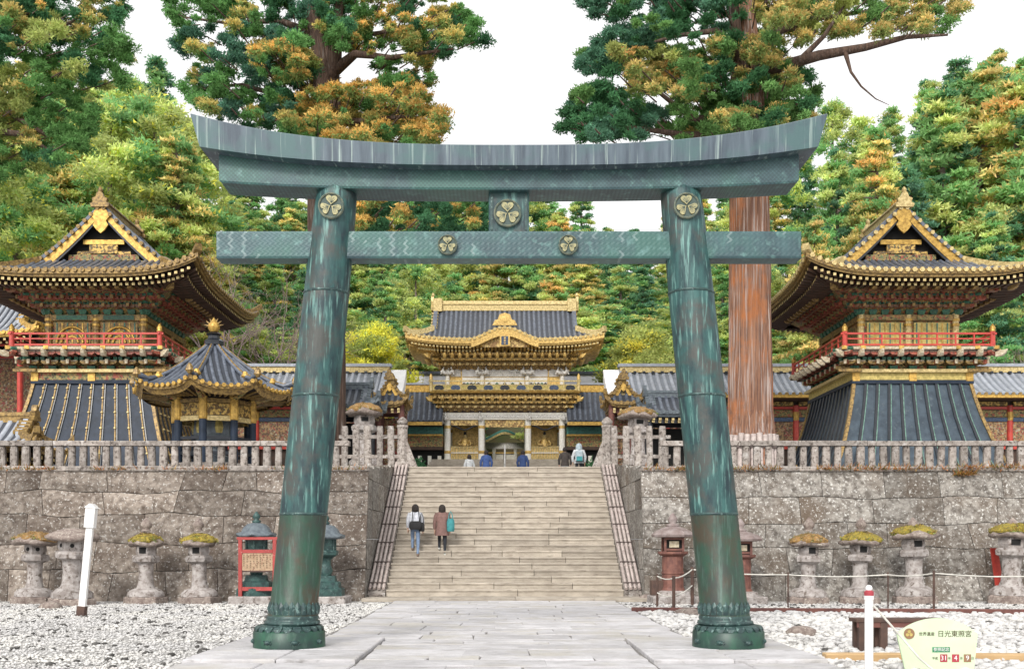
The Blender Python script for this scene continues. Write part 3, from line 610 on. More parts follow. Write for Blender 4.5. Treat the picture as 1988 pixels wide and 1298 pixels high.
def build_roof(bld, R_, mats, sp=.27, rib=(.075, .075), soffit=None, ribs=(('m', -1), ('m', 1), ('h', -1)), thick=.2, ridge=(.22, .55), cap_gold='gold', gable=True, rafters=.26, gset=.45, barge='gold', fascia_h=.16, small=False, smat='soffit', rmat=None):
    tile, bed, capm = mats; T = R_.T
    def TT(pts): return [T(*p) for p in pts]
    m = MB()
    def cols(lim, step): n = max(4, int(2*lim/step)); return [-lim+2*lim*i/n for i in range(n+1)]
    for sg in (-1, 1):
        vsx = sorted(set([round(x, 4) for x in cols(R_.b, .5)] + [-R_.g, R_.g]))
        L_ = [TT(R_.line('m', sg, v)) for v in vsx]
        i1 = vsx.index(-R_.g); i2 = vsx.index(R_.g)
        # outer pieces beyond the gable follow the hip line
        def outer(v): return TT([(u, w_, R_.z(u, w_, False)) for u, w_, _ in R_.line('m', sg, v*1.00001)])
        m.loft([outer(v) for v in vsx[:i1+1]], False); m.loft(L_[i1:i2+1], False); m.loft([outer(v) for v in vsx[i2:]], False)
        us = cols(R_.a, .5); m.loft([TT(R_.line('h', sg, u)) for u in us], False)
    roof = m.build('roof', [bed], bld)
    # eave edge
    e0 = R_.eave(); rings = [TT(R_.eave(dz=.02)), TT(R_.eave(dz=-fascia_h)), TT(R_.eave(dz=-fascia_h, inset=.07)), TT(R_.eave(dz=-fascia_h-.1, inset=.09)), TT(R_.eave(dz=-fascia_h-.1, inset=.25))]
    mm = MB(); mm.loft(rings, True); mm.build('eave_edge', cap_gold, roof)
    # tile rows
    for kind, sg in ribs:
        lim = (R_.b if kind == 'm' else R_.a)
        n = int(2*(lim-.1)/sp)
        for i in range(n+1):
            w_ = -(n*sp)/2 + i*sp
            ln = R_.line(kind, sg, w_, 7, 0)
            if kind == 'm' and abs(w_) > R_.g: ln = [(u, v, R_.z(u, v, False)) for u, v, _ in ln]
            if (Vector(ln[0])-Vector(ln[-1])).length < .12: continue
            d = (0, 1) if kind == 'm' else (1, 0)
            e = Vector(ln[0]) - Vector(ln[1]); e = e.normalized()*.06; ln = [tuple(Vector(ln[0])+e)] + ln[1:]
            rr, hh = rib; mm = MB()
            sec = [(-rr, -.01), (-rr*.65, hh*.75), (rr*.65, hh*.75), (rr, -.01)] if small else [(-rr, -.02), (-rr*.8, hh*.6), (0, hh), (rr*.8, hh*.6), (rr, -.02)]
            mm.loft([[T(p[0]+d[0]*q, p[1]+d[1]*q, p[2]+h_) for q, h_ in sec] for p in ln], False, False, 0, True)
            p = ln[0]; k = 6      # round end tile
            disc = [(p[0]+d[0]*rr*1.15*math.cos(2*math.pi*j/k), p[1]+d[1]*rr*1.15*math.cos(2*math.pi*j/k), p[2]-.01+rr*1.15*math.sin(2*math.pi*j/k)) for j in range(k)]
            off = e*1.0; d2 = [tuple(Vector(x)-off) for x in disc]
            mm.loft([TT(d2), TT(disc)], True, True, 1)
            mm.build('tile_row', [tile, capm], roof)
    # ridges
    rw, rh = ridge
    zt = R_.zr
    m = MB(); gl = R_.g+.06
    m.loft([[T(u, v, zt-.12+h_) for u, h_ in ((-rw, 0), (-rw, rh*.55), (-rw*1.25, rh*.6), (-rw*1.25, rh*.72), (-rw*.7, rh), (rw*.7, rh), (rw*1.25, rh*.72), (rw*1.25, rh*.6), (rw, rh*.55), (rw, 0))] for v in (-gl, gl)], True, True)
    m.build('main_ridge', capm if small is False else capm, roof)
    for sg in (-1, 1):
        for sv in (-1, 1):
            # corner ridge
            pts = []
            for i in range(9):
                t = i/8; tv = R_.tg*t; u = sg*R_.a*(1-tv); v = sv*(R_.b-R_.ay*tv)
                pts.append((u, v, R_.z(u, v, False)+.06))
            pts[0] = (pts[0][0]*1.01, pts[0][1]*1.01, pts[0][2]+.12)
            mm = MB(); mm.loft([[T(p[0]+dx*rw*.55, p[1]-dx*rw*.55*sg*sv*-1*-1, p[2]+h_) for dx, h_ in ((-1, -.1), (-.8, rh*.36), (.8, rh*.36), (1, -.1))] for p in pts], True, True, 0)
            mm.build('corner_ridge', capm, roof)
            # verge ridge down the main slope at the gable
            ln = [(u, sv*(R_.g-.08), R_.z(u, sv*R_.g, True)) for u in [sg*R_.a*(1-R_.tg*.92)*i/7 for i in range(8)]]
            mm = MB(); mm.loft([[T(p[0], p[1]+q*rw*.6, p[2]+h_) for q, h_ in ((-1, -.02), (-1, rh*.4), (1, rh*.4), (1, -.02))] for p in ln], True, True)
            mm.build('verge_ridge', tile, roof)
            # rolled verge tiles on the gable edge
            if gable and sv < 0 or (gable and small):
                k = max(5, int(R_.a*(1-R_.tg)/.24))
                for i in range(k):
                    u = sg*R_.a*(1-R_.tg*.98)*(i+.5)/k; zz = R_.z(u, sv*R_.g, True)
                    mm = MB(); mm.tube([T(u, sv*(R_.g-.25), zz+.05), T(u, sv*(R_.g+.16), zz+.03)], .085, 6, 0, False); mm.build('verge_tile', capm, roof)
    if gable:
        for sv in (-1, 1):
            n = 10; um = R_.a*(1-R_.tg)+.1
            us = [-um+2*um*i/(2*n) for i in range(2*n+1)]
            top = [(u, sv*(R_.g+.02), R_.z(u, sv*R_.g, True)-.04) for u in us]
            def band(off0, off1, y0, y1):
                o = [(u, sv*(R_.g+y0), z-off0) for u, v, z in top]; i_ = [(u*(.99), sv*(R_.g+y0), z-off1*(1+.5*abs(u)/um)) for u, v, z in top]
                ob = [(u, sv*(R_.g+y1), z) for u, v, z in o]; ib = [(u, sv*(R_.g+y1), z) for u, v, z in i_]
                mm = MB(); mm.loft([TT([o[j], i_[j], ib[j], ob[j]]) for j in range(len(o))], True, True); return mm
            band(0, .27, .03, -.06).build('barge_board', barge, roof)
            band(.27, .36, .0, -.08).build('barge_edge', 'black_lacquer' if barge == 'gold' else 'gold', roof)
            zb = R_.ze + (R_.zr-R_.ze)*R_.tg**R_.p - .1
            gw = [(u, sv*(R_.g-gset), R_.z(u, sv*R_.g, True)-.06) for u in us]
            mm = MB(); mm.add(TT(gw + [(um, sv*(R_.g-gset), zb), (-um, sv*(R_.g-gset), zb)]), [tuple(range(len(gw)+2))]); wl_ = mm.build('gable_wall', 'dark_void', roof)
            h = R_.zr - zb
            y_ = R_.g-gset+.05
            for (u0, u1, z0, z1, mt) in ((-um*.62, um*.62, .06, .2, 'gold_pale'), (-um*.16, um*.16, .2, .2+h*.3, 'carve_green'), (-um*.42, -um*.2, .2, .2+h*.16, 'carve_gold'), (um*.2, um*.42, .2, .2+h*.16, 'carve_gold'), (-um*.55, um*.55, .2, .2+h*.1, 'carve_mix'), (-um*.32, um*.32, .2+h*.28, .2+h*.36, 'gold'), (-um*.22, um*.22, .24+h*.1, .2+h*.27, 'carve_gold')):
                mm = MB(); A = TT([(u0, sv*y_, zb+z0), (u1, sv*y_, zb+z0), (u1, sv*(y_+.12), zb+z0), (u0, sv*(y_+.12), zb+z0)]); Bq = TT([(u0, sv*y_, zb+z1), (u1, sv*y_, zb+z1), (u1, sv*(y_+.12), zb+z1), (u0, sv*(y_+.12), zb+z1)])
                y_ += .014
                mm.loft([A, Bq], True, True); mm.build('gable_ornament', mt, roof)
            # pendant
            s_ = h*.24; pz = R_.zr - .3
            pend = [(0, .35), (.45, .2), (.62, -.25), (.38, -.55), (.55, -.85), (.3, -1.2), (0, -1.45), (-.3, -1.2), (-.55, -.85), (-.38, -.55), (-.62, -.25), (-.45, .2)]
            mm = MB(); mm.loft([TT([(x*s_, sv*(R_.g+y0), pz+z_*s_) for x, z_ in pend]) for y0 in (.04, .12)], True, True)
            mm.lathe([(s_*.25, 0), (s_*.2, .05), (.01, .06)], 8, T=None) if False else None
            mm.build('pendant', 'gold', roof)
    # end tiles on the ridge
    for sv in (-1, 1):
        mm = MB(); hh = rh
        o = [(-1.7, -.25), (-1.9, .15), (-1.3, .35), (-1.5, .8), (-.8, 1.0), (-.5, 1.5), (0, 1.7), (.5, 1.5), (.8, 1.0), (1.5, .8), (1.3, .35), (1.9, .15), (1.7, -.25)]
        mm.loft([TT([(x*rw, sv*(gl+dy), zt+z_*hh*.8) for x, z_ in o]) for dy in (0, .16)], True, True)
        mm.build('ridge_end', capm, roof)
        if not small:
            mm = MB(); A = T(0, sv*(gl+.05), zt+hh*1.3); mm.lathe([(.08, 0), (.1, .07), (.08, .14), (.02, .22)], 10, A, 0, True); mm.build('ridge_finial', capm, roof)
    # soffit and rafters
    if soffit:
        wa, wb, zs = soffit
        inner = []
        N4 = 24
        for i in range(N4): inner.append((-wa, -wb+2*wb*i/N4, zs))
        for i in range(N4): inner.append((-wa+2*wa*i/N4, wb, zs))
        for i in range(N4): inner.append((wa, wb-2*wb*i/N4, zs))
        for i in range(N4): inner.append((wa-2*wa*i/N4, -wb, zs))
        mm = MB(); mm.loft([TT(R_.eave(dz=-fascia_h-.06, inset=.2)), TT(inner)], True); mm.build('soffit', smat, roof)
        mm = MB()
        def raft(eo, ei, d, w_=.055):
            eo, ei = Vector(eo), Vector(ei); dd = Vector(d)*w_
            q = lambda c, dz: [T(*(c-dd+Vector((0, 0, dz)))), T(*(c+dd+Vector((0, 0, dz))))]
            for (f0, f1, dz) in ((0, .55, 0), (.28, 1.0, -.13)):
                A_, B_ = eo.lerp(ei, f0), eo.lerp(ei, f1); h_ = .1
                r0 = q(A_, dz-h_)+q(A_, dz)[::-1]; r1 = q(B_, dz-h_)+q(B_, dz)[::-1]
                mm.loft([r0, r1], True, False, 0); mm.add(r0, [(0, 1, 2, 3)], 1)
        for sg in (-1, 1):
            n = int(2*R_.b/rafters)
            for i in range(1, n):
                t = -1+2*i/n; v = t*(R_.b-.15)
                raft((sg*(R_.a-.16), v, R_.z(sg*R_.a, v, True)-fascia_h-.14), (sg*wa, max(-wb, min(wb, v)), zs-.12), (0, 1, 0))
            n = int(2*R_.a/rafters)
            for i in range(1, n):
                t = -1+2*i/n; u = t*(R_.a-.15)
                raft((u, sg*(R_.b-.16), R_.z(u, R_.b, False)-fascia_h-.14), (max(-wa, min(wa, u)), sg*wb, zs-.12), (1, 0, 0))
        o = mm.build('rafters', [rmat or 'wood_dark', 'gold_pale'], roof); o['kind'] = 'stuff'
    return roof
def bracket_mesh(name, tiers, so, su, w0, mats, aw=.12):
    """stepped bracket cluster; wall plane y=0, projects to -y, rises from z=0"""
    mm = MB()
    mm.loft([[(x*.15*t, y*.15*t, z) for x, y in ((-1, -1), (1, -1), (1, 1), (-1, 1))] for t, z in ((.7, 0), (1, .1), (1, .2))], True, True, 2)
    for t in range(tiers):
        z = .2 + su*t; yc = -so*t; wd = w0*(1+.12*t)
        # projecting arm
        mm.loft([[(x, -so*(t+1)-.18, z+.03+h_) for x, h_ in ((-.05, 0), (.05, 0), (.05, su*.5), (-.05, su*.5))], [(x, .1, z-.02+h_) for x, h_ in ((-.06, 0), (.06, 0), (.06, su*.55), (-.06, su*.55))]], True, True, 0)
        mm.box(-.058, .058, -so*(t+1)-.215, -so*(t+1)-.182, z+.02, z+.03+su*.52, 1)
        # cross arms with curved underside
        for yy in ([yc] if t else [0]) + [-so*(t+1)]:
            mm.loft([[(x, yy+y_, z+zz) for y_, zz in ((-aw/2, lo), (aw/2, lo), (aw/2, su*.55), (-aw/2, su*.55))] for x, lo in ((-wd/2, su*.3), (-wd*.36, su*.05), (wd*.36, su*.05), (wd/2, su*.3))], True, True, 0 if t % 2 else 3)
            mm.box(-wd*.46, wd*.46, yy-aw/2-.012, yy-aw/2-.002, z+su*.44, z+su*.53, 1)
            for x in (-wd*.42, 0, wd*.42):
                mm.loft([[(x+a_*.075*k, yy+b_*.075*k, z+zz) for a_, b_ in ((-1, -1), (1, -1), (1, 1), (-1, 1))] for k, zz in ((.7, su*.56), (1, su*.72), (1, su*.98))], True, True, 2)
    # carved nose
    mm.loft([[(x*r, -so*tiers-.18-dy, .2+su*tiers*.55+dz+z_*r) for x, z_ in ((-1, -1), (1, -1), (1, 1), (-1, 1))] for r, dy, dz in ((.09, -.1, 0), (.1, .06, .02), (.07, .16, .07), (.03, .22, .14))], True, True, 4)
    return mm.mesh(name, mats)
def place_brackets(bld, me, hw, hd, z, nx, ny, sides=('f', 'l', 'r')):
    """clusters round a rectangular wall of half sizes hw, hd"""
    for i in range(nx):
        x = -hw + 2*hw*i/(nx-1)
        if 'f' in sides: inst('bracket', me, bld, (x, -hd, z), 0)
        if 'b' in sides: inst('bracket', me, bld, (x, hd, z), math.pi)
    for j in range(1, ny):
        y = -hd + 2*hd*j/ny
        if 'l' in sides: inst('bracket', me, bld, (-hw, y, z), -math.pi/2)
        if 'r' in sides: inst('bracket', me, bld, (hw, y, z), math.pi/2)
    for sx in (-1, 1):
        inst('corner_bracket', me, bld, (sx*hw, -hd, z), sx*math.pi/4, scale=(1, 1.3, 1))
BR_T = bracket_mesh('bracket', 4, .35, .235, .5, ['carve_red', 'gold_old', 'carve_green', 'carve_brown', 'gold_old'])
BR_TL = bracket_mesh('bracket', 2, .34, .30, .66, ['carve_red', 'carve_white', 'carve_green', 'gold_old', 'carve_white'])
BR_G = bracket_mesh('bracket', 3, .32, .26, .42, ['gate_gold', 'gold_pale', 'gold_old', 'gate_carve', 'gate_gold'])
BR_GL = bracket_mesh('bracket', 3, .22, .26, .44, ['gate_gold', 'gold_pale', 'gold_old', 'gate_carve', 'gate_gold'])
def railing(bld, hw, hd, z, h, mat, capm, nx, ny, sides='flr', posts=True, thin=.03):
    """balcony railing, centred; each rail and post its own part"""
    segs = []
    if 'f' in sides: segs.append(((-hw, -hd), (hw, -hd), nx))
    if 'l' in sides: segs.append(((-hw, -hd), (-hw, hd), ny))
    if 'r' in sides: segs.append(((hw, -hd), (hw, hd), ny))
    for (a, b, n) in segs:
        a_, b_ = Vector((*a, 0)), Vector((*b, 0)); d = (b_-a_).normalized(); nrm = Vector((-d.y, d.x, 0))
        for zz, t, ex in ((h, thin*1.2, .15), (h*.62, thin*.8, 0), (h*.18, thin*1.1, 0)):
            p = a_-d*ex; q = b_+d*ex
            mm = MB(); mm.loft([[c+nrm*t*k+Vector((0, 0, z+zz+l*t)) for k, l in ((-1, -1), (1, -1), (1, 1), (-1, 1))] for c in (p, q)], True, True)
            mm.build('rail', mat, bld)
        for i in range(1, n):
            c = a_.lerp(b_, i/n); mm = MB(); w_ = thin*.9
            mm.box(c.x-w_, c.x+w_, c.y-w_, c.y+w_, z, z+h*.97); mm.build('baluster', mat, bld)
    for sx in (-1, 1):
        for sy in (-1, 1):
            if sy > 0 and posts == 'front': continue
            p = MB().lathe([(.11, 0), (.10, h*.5), (.10, h*1.15)], 10, (sx*hw, sy*hd, z)).build('corner_post', mat, bld)
            MB().lathe([(.11, h*1.15), (.12, h*1.2), (.08, h*1.24), (.115, h*1.36), (.09, h*1.5), (.02, h*1.72)], 10, (sx*hw, sy*hd, z), 0, True).build('post_finial', capm, p)
def frustum(mm, hx0, hy0, z0, hx1, hy1, z1, mi=0, cap=True):
    r = lambda a, b, z: [(-a, -b, z), (a, -b, z), (a, b, z), (-a, b, z)]
    return mm.loft([r(hx0, hy0, z0), r(hx1, hy1, z1)], True, cap, mi)

# ---------------------------------------------------------------- the two towers
def tower(name, label, X, skirt, batten, batten_mat, dots):
    Z0 = 4.36; cy = 43.5
    t = thing(name, label, 'tower', (X, cy, Z0), 0, 'towers on the terrace'); L = lambda z: z-Z0
    # flared skirt
    prof = [(3.35, 4.0, L(4.36)), (3.05, 3.72, L(5.0)), (2.82, 3.5, L(5.6)), (2.55, 3.2, L(6.5)), (2.36, 3.0, L(7.3)), (2.27, 2.88, L(7.82))]
    mm = MB(); mm.loft([[(-a, -b, z), (a, -b, z), (a, b, z), (-a, b, z)] for a, b, z in prof], True, True); sk = mm.build('skirt', skirt, t)
    def batt(pts, nrm, wd, th, mt, nm):
        mm = MB(); n_ = Vector(nrm); d = Vector((n_.y, -n_.x, 0))
        mm.loft([[Vector(p)+d*wd*k+n_*q for k, q in ((-1, -.02), (-1, th), (1, th), (1, -.02))] for p in pts], True, True); return mm.build(nm, mt, sk)
    for side in ('f', 'l', 'r'):
        n = 10 if side == 'f' else 13
        for i in range(1, n):
            u = -1+2*i/n
            if side == 'f': pts = [(a*u, -b, z) for a, b, z in prof]; nr = (0, -1, 0)
            else: s = -1 if side == 'l' else 1; pts = [(s*a, b*u, z) for a, b, z in prof]; nr = (s, 0, 0)
            bt = batt(pts, nr, .024 if dots else .05, .07, batten_mat, 'batten')
            batt([(p[0]+(.07 if side == 'f' else 0), p[1]+(.07 if side != 'f' else 0), p[2]) for p in pts], nr, .022, .05, 'black_lacquer' if dots else 'verdigris', 'batten_edge')
            if dots:
                for k in range(7):
                    mm = MB(); f = (k+.5)/7*(len(pts)-1); j = int(f); c = Vector(pts[j]).lerp(Vector(pts[j+1]), f-j) + Vector(nr)*.07
                    mm.lathe([(.06, -.02), (.05, .03), (.01, .05)], 6, c); mm.build('stud', 'gold_pale', sk)
    for sx in (-1, 1):
        for sy in (-1, 1):
            pts = [(sx*a, sy*b, z) for a, b, z in prof]
            mm = MB(); mm.loft([[(p[0]+k*.065, p[1]+q*.065, p[2]) for k, q in ((-1, -1), (1, -1), (1, 1), (-1, 1))] for p in pts], True, True); mm.build('corner_strip', 'gold_old', sk)
    zb = L(7.82)
    mm = MB(); frustum(mm, 2.36, 2.97, zb, 2.36, 2.97, zb+.14); mm.build('cap_band', 'skirt_blue', t)
    mm = MB(); frustum(mm, 2.32, 2.93, zb+.14, 2.32, 2.93, zb+.42); mm.build('wall_band', 'carve_mix' if dots else 'lattice_gold', t)
    for x in (-2.2, 0, 2.2): MB().box(x-.14, x+.14, -2.98, -2.9, zb+.1, zb+.46).build('gilt_plate', 'gold', t)
    mm = MB(); frustum(mm, 2.5, 3.1, zb+.42, 2.5, 3.1, zb+.54); mm.build('sill_beam', 'gold_pale', t)
    for sx in (-1, 1):
        for i in range(2): MB().bbox(sx*2.5-.45, sx*2.5+.45, -3.1-.1+i*.25, -3.1+.06+i*.25, zb+.43+i*.13, zb+.55+i*.13, .02).build('corner_beam', 'gold_old', t)
    # lower bracket zone
    z1 = zb+.54
    mm = MB(); frustum(mm, 2.2, 2.8, z1, 2.2, 2.8, z1+.72); mm.build('lower_wall', 'carve_mix', t)
    place_brackets(t, BR_TL, 2.25, 2.85, z1-.05, 7, 9)
    zf = L(9.12)
    mm = MB(); frustum(mm, 2.95, 3.65, zf-.16, 2.95, 3.65, zf-.10); frustum(mm, 2.72, 3.4, zf-.26, 2.72, 3.4, zf-.16); mm.build('balcony_joists', 'wood_dark', t)
    mm = MB(); frustum(mm, 2.98, 3.68, zf-.10, 3.0, 3.7, zf); mm.build('balcony_floor', 'carve_white', t)
    railing(t, 2.82, 3.52, zf, .52, 'red_lacquer', 'gold', 8, 9, 'flr')
    for i in range(9):
        MB().box(-2.9+i*5.8/8-.09, -2.9+i*5.8/8+.09, -3.72, -3.66, zf-.1, zf+.03).build('gilt_plate', 'gold', t)
    # upper room
    zu = L(10.62); hw, hd = 1.85, 2.45
    mm = MB(); frustum(mm, hw, hd, zf, hw, hd, zu); mm.build('upper_wall', 'carve_mix', t)
    for x in (-hw, 0, hw):
        MB().lathe([(.13, zf), (.13, zu)], 10, (x, -hd-.03, 0)).build('column', 'gold_old' if dots else 'gold_pale', t)
        for zz in (zf+.25, zf+1.05, zu-.25): MB().lathe([(.16, -.05), (.16, .05)], 10, (x, -hd-.03, zz)).build('column_band', 'gold', t)
    for s in (-1, 1):
        for y in (-.8, .8, 2.4): MB().lathe([(.13, zf), (.13, zu)], 10, (s*(hw+.03), y, 0)).build('column', 'gold_old', t)
    for s in (-1, 1):
        pn = MB().box(s*.92-.7, s*.92+.7, -hd-.06, -hd+.02, zf+.3, zu-.35).build('lattice_panel', 'lattice_gold' if not dots else 'gold_old', t)
        for k in range(7):
            x = s*.92-.6+k*.2; MB().box(x-.02, x+.02, -hd-.085, -hd-.062, zf+.32, zu-.37).build('lattice_bar', 'gold' if k % 2 else 'teal_paint', pn)
        if dots:
            pts = [(s*.92+.6*math.cos(a), -hd-.1, zf+.35+.62*math.sin(a)) for a in [math.pi*k/12 for k in range(13)]]
            for q in (1, .7, .4): MB().tube([(s*.92+(p[0]-s*.92)*q, p[1], zf+.35+(p[2]-zf-.35)*q) for p in pts], .05, 5).build('arched_ornament', 'gold', t)
    mm = MB(); frustum(mm, hw+.12, hd+.12, zu-.28, hw+.12, hd+.12, zu-.06); mm.build('head_beam', 'gold_old', t)
    for s in (-1, 1):
        MB().box(s*.92-.6, s*.92+.6, -hd-.16, -hd-.125, zu-.26, zu-.08).build('beam_panel', 'carve_green' if dots else 'carve_mix', t)
    # upper brackets
    mm = MB(); frustum(mm, hw+.02, hd+.02, zu, hw+1.3, hd+1.3, zu+1.02); mm.build('bracket_cove', 'carve_mix', t)
    place_brackets(t, BR_T, hw+.05, hd+.05, zu-.05, 9, 11)
    for k in range(2):
        mm = MB(); q = .75+.7*k; zz = zu+.52+k*.42
        for s in (-1, 1): mm.box(-hw-q, hw+q, s*(hd+q)-.06, s*(hd+q)+.06, zz, zz+.1); mm.box(s*(hw+q)-.06, s*(hw+q)+.06, -hd-q+.061, hd+q-.061, zz, zz+.1)
        mm.build('purlin', 'gold_old' if k else 'carve_red', t)
    # carved beasts at the corners and along the cove
    for i in range(10):
        x = -2.6+5.2*i/9; mm = MB(); mm.lathe([(.05, -.1), (.14, 0), (.11, .14), (.03, .2)], 6, (x, -hd-1.55, zu+.85)); mm.build('beast_head', ['carve_red', 'carve_green', 'carve_white', 'gold_old'][i % 4], t)
    R_ = Roof(4.67, 4.85, 1.95, 6.1, L(11.75), L(15.0), 1.5, .62, lambda u, v, z: (u, v, z))
    inner = 1 if X < 0 else -1
    build_roof(t, R_, ('tile', 'tile_bed', 'gold_old' if dots else 'gold_pale'), .27, (.085, .085), (hw+1.32, hd+1.32, zu+1.04), (('h', -1), ('m', inner), ('m', -inner)), cap_gold='gold_old', rafters=.24, ridge=(.2, .4))
    return t
tower('drum_tower', 'left ornate two storey tower, black skirt with rows of gold studs', -16.0, 'skirt_blue', 0, 'gold_old', True)
tower('bell_tower', 'right ornate two storey tower, slate skirt with plain pale battens', 15.8, 'skirt_grey', 0, 'black_lacquer', False)
for name, side, x0, x1 in (('', '', 0, 0),): pass

# ---------------------------------------------------------------- the golden gate
GY, GZ = 65.15, 6.72
gate = thing('golden_gate', 'two storey golden gate with white columns at the head of the stairs', 'gate', (0, GY, GZ)); L = lambda z: z-GZ
FD = 1.15     # half depth of the body
mm = MB()
for i in range(8): mm.box(-4.4-.12*i, 4.4+.12*i, -FD-.55-.36*(i+1), 1.8, -.19*(i+1)-.002*i, -.19*i)
mm.build('plinth', 'step_stone', gate)
cx = (-3.5, -1.42, 1.42, 3.5)
for y in (-FD, FD):
    for x in cx:
        c = MB().lathe([(.24, 0), (.24, .08), (.19, .12), (.19, L(9.2))], 12, (x, y, 0), 0, True).build('column', 'gofun_white', gate)
        for z in (.5, L(8.75)): MB().lathe([(.2, -.09), (.205, 0), (.2, .09)], 12, (x, y, z)).build('column_band', 'gate_gold', c)
mm = MB(); mm.box(-3.9, 3.9, -FD-.16, -FD+.16, L(9.2), L(9.62)); mm.build('white_beam', 'gofun_white', gate)
mm = MB(); mm.box(-3.9, 3.9, -FD-.2, -FD-.162, L(9.3), L(9.52)); mm.build('beam_carving', 'white_carving', gate)
def dragon(x, y, z, s, mat, nm, par):
    mm = MB(); pts = [(x, y+.1, z), (x+s*.12, y-.1, z+.06), (x+s*.3, y-.16, z+.02), (x+s*.42, y-.2, z+.14), (x+s*.58, y-.22, z+.10)]
    mm.tube(pts, [.12, .15, .13, .14, .07], 7); mm.tube([(x+s*.4, y-.2, z+.22), (x+s*.3, y-.15, z+.38), (x+s*.4, y-.12, z+.46)], [.05, .04, .01], 5); mm.tube([(x+s*.5, y-.22, z+.04), (x+s*.58, y-.25, z-.07)], [.06, .03], 5)
    return mm.build(nm, mat, par)
for s in (-1, 1):
    for k in range(3): dragon(s*(3.75+.1*k), -FD-.05+k*.05, L(9.05)+.2*k, s, 'white_carving', 'carved_beast', gate)
for x in cx: dragon(x, -FD-.15, L(9.2), .3 if x > 0 else -.3, 'white_carving', 'carved_beast', gate)
for (x0, x1) in ((-3.5, -1.42), (1.42, 3.5)):
    xm = (x0+x1)/2
    b = MB().box(x0+.2, x1-.2, -FD+.06, -FD+.12, .08, .84).build('niche_screen', 'gold_pale', gate)
    for k in range(11):
        x = x0+.25+k*(x1-x0-.5)/10; MB().box(x-.02, x+.02, -FD+.02, -FD+.058, .08, .84).build('screen_bar', 'gate_gold', b)
    for zz in (.08, .44, .8): MB().box(x0+.2, x1-.2, -FD-.02, -FD+.018, zz, zz+.06).build('screen_rail', 'gold_pale' if zz != .44 else 'gofun_white', b)
    MB().box(x0+.19, x1-.19, FD-.2, FD-.1, .0, L(9.2)).build('niche_back', 'gate_gold', gate)
    MB().box(x0+.21, x1-.21, -FD-.06, -FD+.1, L(8.86), L(9.18)).build('lintel_panel', 'gate_carve', gate)
    MB().tube([(x0+.22+(x1-x0-.44)*k/12, -FD-.02, L(8.86)-.28*math.sin(math.pi*k/12)**2*(1-abs(1-k/6)*.2)) for k in range(13)], .05, 5).build('curtain', 'black_lacquer', gate)
    f = thing('guardian_statue', f'seated golden guardian statue in the {"left" if xm < 0 else "right"} bay of the golden gate', 'statue', (xm, GY-.35, GZ+.55), 0, 'guardian statues in the gate')
    MB().bbox(-.42, .42, -.35, .35, -.5, .08, .03).build('pedestal', 'wood_dark', f)
    MB().lathe([(.40, .08), (.46, .2), (.36, .36), (.26, .5), (.24, .72), (.2, .82), (.08, .9)], 12, sm=True, sy=.75).build('robed_body', 'gate_gold', f)
    hd_ = MB().lathe([(.06, .86), (.12, .94), (.125, 1.02), (.1, 1.1), (.03, 1.14)], 12, sm=True).build('head', 'gold_pale', f)
    MB().lathe([(.1, 1.1), (.08, 1.2), (.05, 1.3)], 8).build('cap', 'black_lacquer', hd_)
    for s in (-1, 1): MB().tube([(s*.2, 0, .78), (s*.42, -.05, .55), (s*.3, -.25, .42), (s*.08, -.32, .45)], [.09, .12, .1, .05], 7).build('sleeve', 'gate_carve', f)
MB().box(-1.2, 1.2, -FD-.05, -FD+.08, L(8.75), L(9.18)).build('lintel_panel', 'gate_carve', gate)
MB().box(-3.9, 3.9, -FD-.1, FD+.1, L(9.62)+.003, L(9.75)).build('ceiling_slab', 'wood_dark', gate)
# lower brackets and balcony
zl = L(9.66)
mm = MB(); frustum(mm, 3.7, FD+.1, zl+.1, 3.75, FD+.15, L(10.7)); mm.build('lower_frieze', 'gate_carve', gate)
place_brackets(gate, BR_GL, 3.75, FD+.12, zl, 16, 3)
zf = L(10.72)
mm = MB(); frustum(mm, 4.5, FD+.9, zf, 4.6, FD+1.0, zf+.1); mm.build('balcony_floor', 'gate_gold', gate)
railing(gate, 4.45, FD+.85, zf+.1, .62, 'gold_pale', 'gate_gold', 10, 3, 'flr')
for s in (-1, 1): MB().box(s*4.44-.012, s*4.44+.012, -FD-.8, FD+.8, zf+.15, zf+.5).build('rail_panel', 'gold_pale', gate)
MB().box(-4.4, 4.4, -FD-.845, -FD-.815, zf+.14, zf+.52).build('rail_panel', 'lattice_gold', gate)
for i in range(9):
    x = -4.45+8.9*(i+.5)/9
    mm = MB(); o = [(-.3, .2), (-.26, .12), (-.12, .08), (0, .12), (.12, .08), (.26, .12), (.3, .2), (.2, .34), (0, .38), (-.2, .34)]
    mm.loft([[(x+a, y, zf+.1+b) for a, b in o] for y in (-FD-.89, -FD-.85)], True, True); mm.build('rail_ornament', 'carve_blue' if i % 2 else 'black_lacquer', gate)
